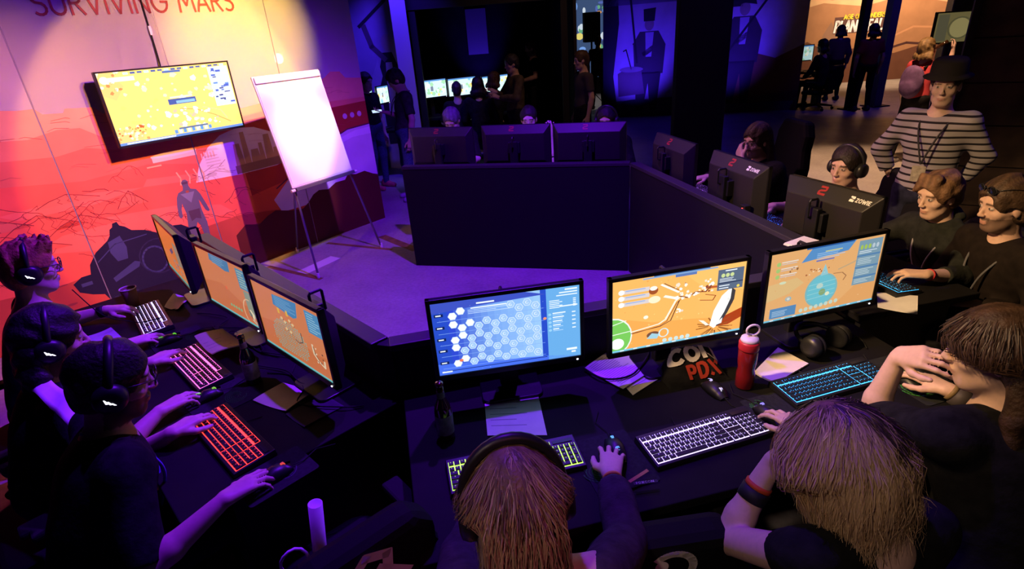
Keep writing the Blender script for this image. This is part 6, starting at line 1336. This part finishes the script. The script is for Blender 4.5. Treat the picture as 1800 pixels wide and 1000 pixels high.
bystander('distant visitor in the gap before the colourful display', (2.62, 15.2, 1.62), 70, sleeve=.7, skin=(.5, .32, .27), shirt=mat('tee_far', (.06, .03, .04), .9), trousers=cloth_black, hair=dict(style='short', col=(.06, .03, .02)), walk=.3, res=.016)
bystander('player with shaved head sitting at the bright far screens', (-.655, 9.55, 1.225), 100, sit=True, lean=.15, sleeve=1., skin=(.42, .28, .24), hair=dict(style='short', col=(.04, .03, .03), thick=.004), res=.014)
bystander('hooded player sitting at the bright far screens', (-.300, 9.35, 1.270), 95, sit=True, lean=.15, sleeve=1.95, hood=True, skin=(.45, .3, .25), hair=dict(style='mid', col=(.012, .010, .012), len=.1, thick=.02), res=.014)
bystander('curly-haired player at the end of the bright far screens', (-.030, 9.62, 1.310), 60, sit=True, lean=.12, sleeve=.8, skin=(.5, .32, .26), hair=dict(style='mid', col=(.06, .03, .02), len=.06, thick=.022), res=.014)
bystander('visitor in a red shirt standing before the bright poster', (7.50, 11.85, 1.535), 80, s=.97, sleeve=.7, skin=(.45, .3, .25), shirt=mat('shirt_darkred', (.16, .02, .02), .9), trousers=cloth_black, hair=dict(style='mid', col=(.015, .012, .012), len=.08), res=.014)
bystander('dark visitor sitting in an office chair before the bright poster', (6.90, 12.55, 1.275), 120, sit=True, lean=.1, sleeve=1.9, skin=(.4, .27, .22), hair=dict(style='mid', col=(.012, .010, .010), len=.08, thick=.02), res=.014)
bystander('visitor in a grey coat standing right before the poster lettering', (7.85, 13.6, 1.50), 80, s=.95, sleeve=1.95, skin=(.4, .3, .26), shirt=mat('coat_grey', (.10, .075, .065), .9), trousers=cloth_black, hair=dict(style='mid', col=(.05, .03, .03), len=.08), res=.014)

# chairs under the seated players
def chair_for(I, label, **k):
    p = I['pv']; f = I['f']; of = k.pop('off', (0, 0)); return chair(label, p[0] + of[0], p[1] + of[1], k.pop('yaw', math.degrees(math.atan2(f[1], f[0]))), **k)
chair_for(P1, 'black gaming chair under the ginger man by the mural', back=.40); chair_for(P2, 'black gaming chair under the goateed man', back=.40); chair_for(P3, 'black gaming chair under the bearded man at the red keyboard', back=.36)
chair_for(P4, 'black gaming chair under the long-haired near player', back=.34); chair_for(P5, 'black gaming chair under the leaning blond player', back=.34); chair_for(P6, 'black gaming chair under the chin-resting man', back=.36)
chair_for(P7, 'black gaming chair under the hoodie player', back=.42); chair_for(P8, 'black gaming chair under the man with sunglasses', back=.40); chair_for(P9, 'black gaming chair behind the player with the big headset', back=.60); chair_for(P10, 'tall black gaming chair behind the long-haired man near the pillar', back=.80, yaw=184, off=(-.14, .20))
chair('empty gaming chair with a pale letter at the lower left of the near desk', -.65, 1.29, 130, back=.48, letter='D', tilt=4)
chair('gaming chair with a pale ring mark between the two blond players', .33, 1.36, 95, back=.42, letter='C', tilt=4)
oc = chair('office chair of the dark visitor before the bright poster', 6.90, 12.45, 120, back=.5)
# poster tube and strap standing on the empty chair
pt_ = thing('paper_tube', 'white paper tube standing on the empty chair', 'tube', (-.70, 1.28, .393), 0); MB().lathe([(.022, 0), (.022, .38), (.019, .38), (.019, .30)], 18, (0, 0, 0), (.12, .05, 1)).build('roll', mat('paper_0.76', WHT, .75), pt_, smooth=True)
sl_ = thing('strap_loop', 'white strap looping beside the paper tube', 'strap', (-.735, 1.235, .393)); MB().tube([(.045 * math.cos(R(a)), .015 * math.sin(R(2 * a)), .17 + .09 * math.sin(R(a))) for a in range(0, 360, 20)], .005, 6, closed=True).build('band', white_paint, sl_, smooth=True); MB().tube([(.0, 0, .08), (.01, .01, .0)], .006).build('tail', white_paint, sl_)
# sheet taped behind the second player
ps = thing('paper_sheet', 'creased white sheet hanging behind the goateed man\'s shoulder', 'paper', (-1.665, 1.655, .935)); V = []
for i in range(9):
    for j in range(5): u, v = i / 8, j / 4; V.append((-.10 + .22 * u + .02 * v, .075 - .15 * u + .055 * v * 1.1, -.01 + .012 * math.sin(4 * u) + .06 * (1 - u) + .010 * math.sin(9 * u + 2 * v) + .02 * v))
Fc = [(i * 5 + j, (i + 1) * 5 + j, (i + 1) * 5 + j + 1, i * 5 + j + 1) for i in range(8) for j in range(4)]
po = mesh_obj('page', V, Fc, mat('paper_0.76', WHT, .75), ps, smooth=True); sm = po.modifiers.new('thickness', 'SOLIDIFY'); sm.thickness = .001

# headphones resting on the near desk
hpn = thing('headphones', 'black headphones resting on the near desk below the dome monitor', 'headphones', (1.275, 1.955, TOP), R(25))
for sx in (-1, 1):
    c = A([sx * .078, 0, .052]); ax_ = A([sx, 0, .12]); cup = MB().lathe([(.020, .034), (.038, .030), (.046, .014), (.046, -.006)], 24, c, ax_).build('ear_cup', headset_black, hpn, smooth=True); MB().lathe([(.047, -.004), (.050, -.012), (.044, -.022), (.028, -.016)], 24, c, ax_).build('cushion', cushion_black, hpn, smooth=True)
MB().tube([(.092 * math.sin(R(a)), .02 + .105 * math.cos(R(a)), .055 + .02 * math.cos(R(a))) for a in range(-95, 96, 10)], .009, 10).build('headband', headset_black, hpn, smooth=True)

# far table with bright screens
ft = thing('far_table', 'dark table carrying the bright screens behind the far row', 'table', (-.65, 10.45, 0), R(3)); MB().box((0, 0, .72), (2.6, .70, .04)).build('tabletop', black_panel, ft)
for x in (-1.25, 1.25): MB().box((x, 0, .35), (.05, .6, .70)).build('leg_panel', black_panel, ft)
for lb, x, y, rz, k in (('bright far screen at the left behind the far row', -1.12, 10.35, 28, 3), ('bright far screen in the middle behind the far row', -.60, 10.32, 24, 4), ('bright far screen at the right behind the far row', -.02, 10.25, 30, 5)):
    monitor(lb, x, y, rz, art_bright(k), 1.6, 'bright screens of the far table', w_=.54, h_=.32, zb=.30)
ft2 = thing('far_table', 'dark table just behind the end of the mural', 'table', (-2.05, 9.25, 0), R(3)); MB().box((0, 0, .72), (1.0, .50, .04)).build('tabletop', black_panel, ft2)
for x in (-.45, .45): MB().box((x, 0, .35), (.05, .45, .70)).build('leg_panel', black_panel, ft2)
monitor('bright screen peeking out left behind the mural end', -2.10, 9.15, 58, art_bright(7), 1.6, 'bright screens of the far table', w_=.50, h_=.30, zb=.36); monitor('bright narrow screen right of the one behind the mural end', -1.78, 9.22, 62, art_bright(8), 1.6, 'bright screens of the far table', w_=.30, h_=.28, zb=.38)
ft3 = thing('far_table', 'dark table with a pale screen before the bright poster', 'table', (6.75, 13.2, 0), R(-10)); MB().box((0, 0, .72), (1.2, .55, .04)).build('tabletop', black_panel, ft3)
for x in (-.5, .5): MB().box((x, 0, .35), (.05, .5, .70)).build('leg_panel', black_panel, ft3)
monitor('pale far screen beside the dark seated visitor', 6.72, 13.0, 10, art_bright(9), .7, 'bright screens of the far table', zb=.22)
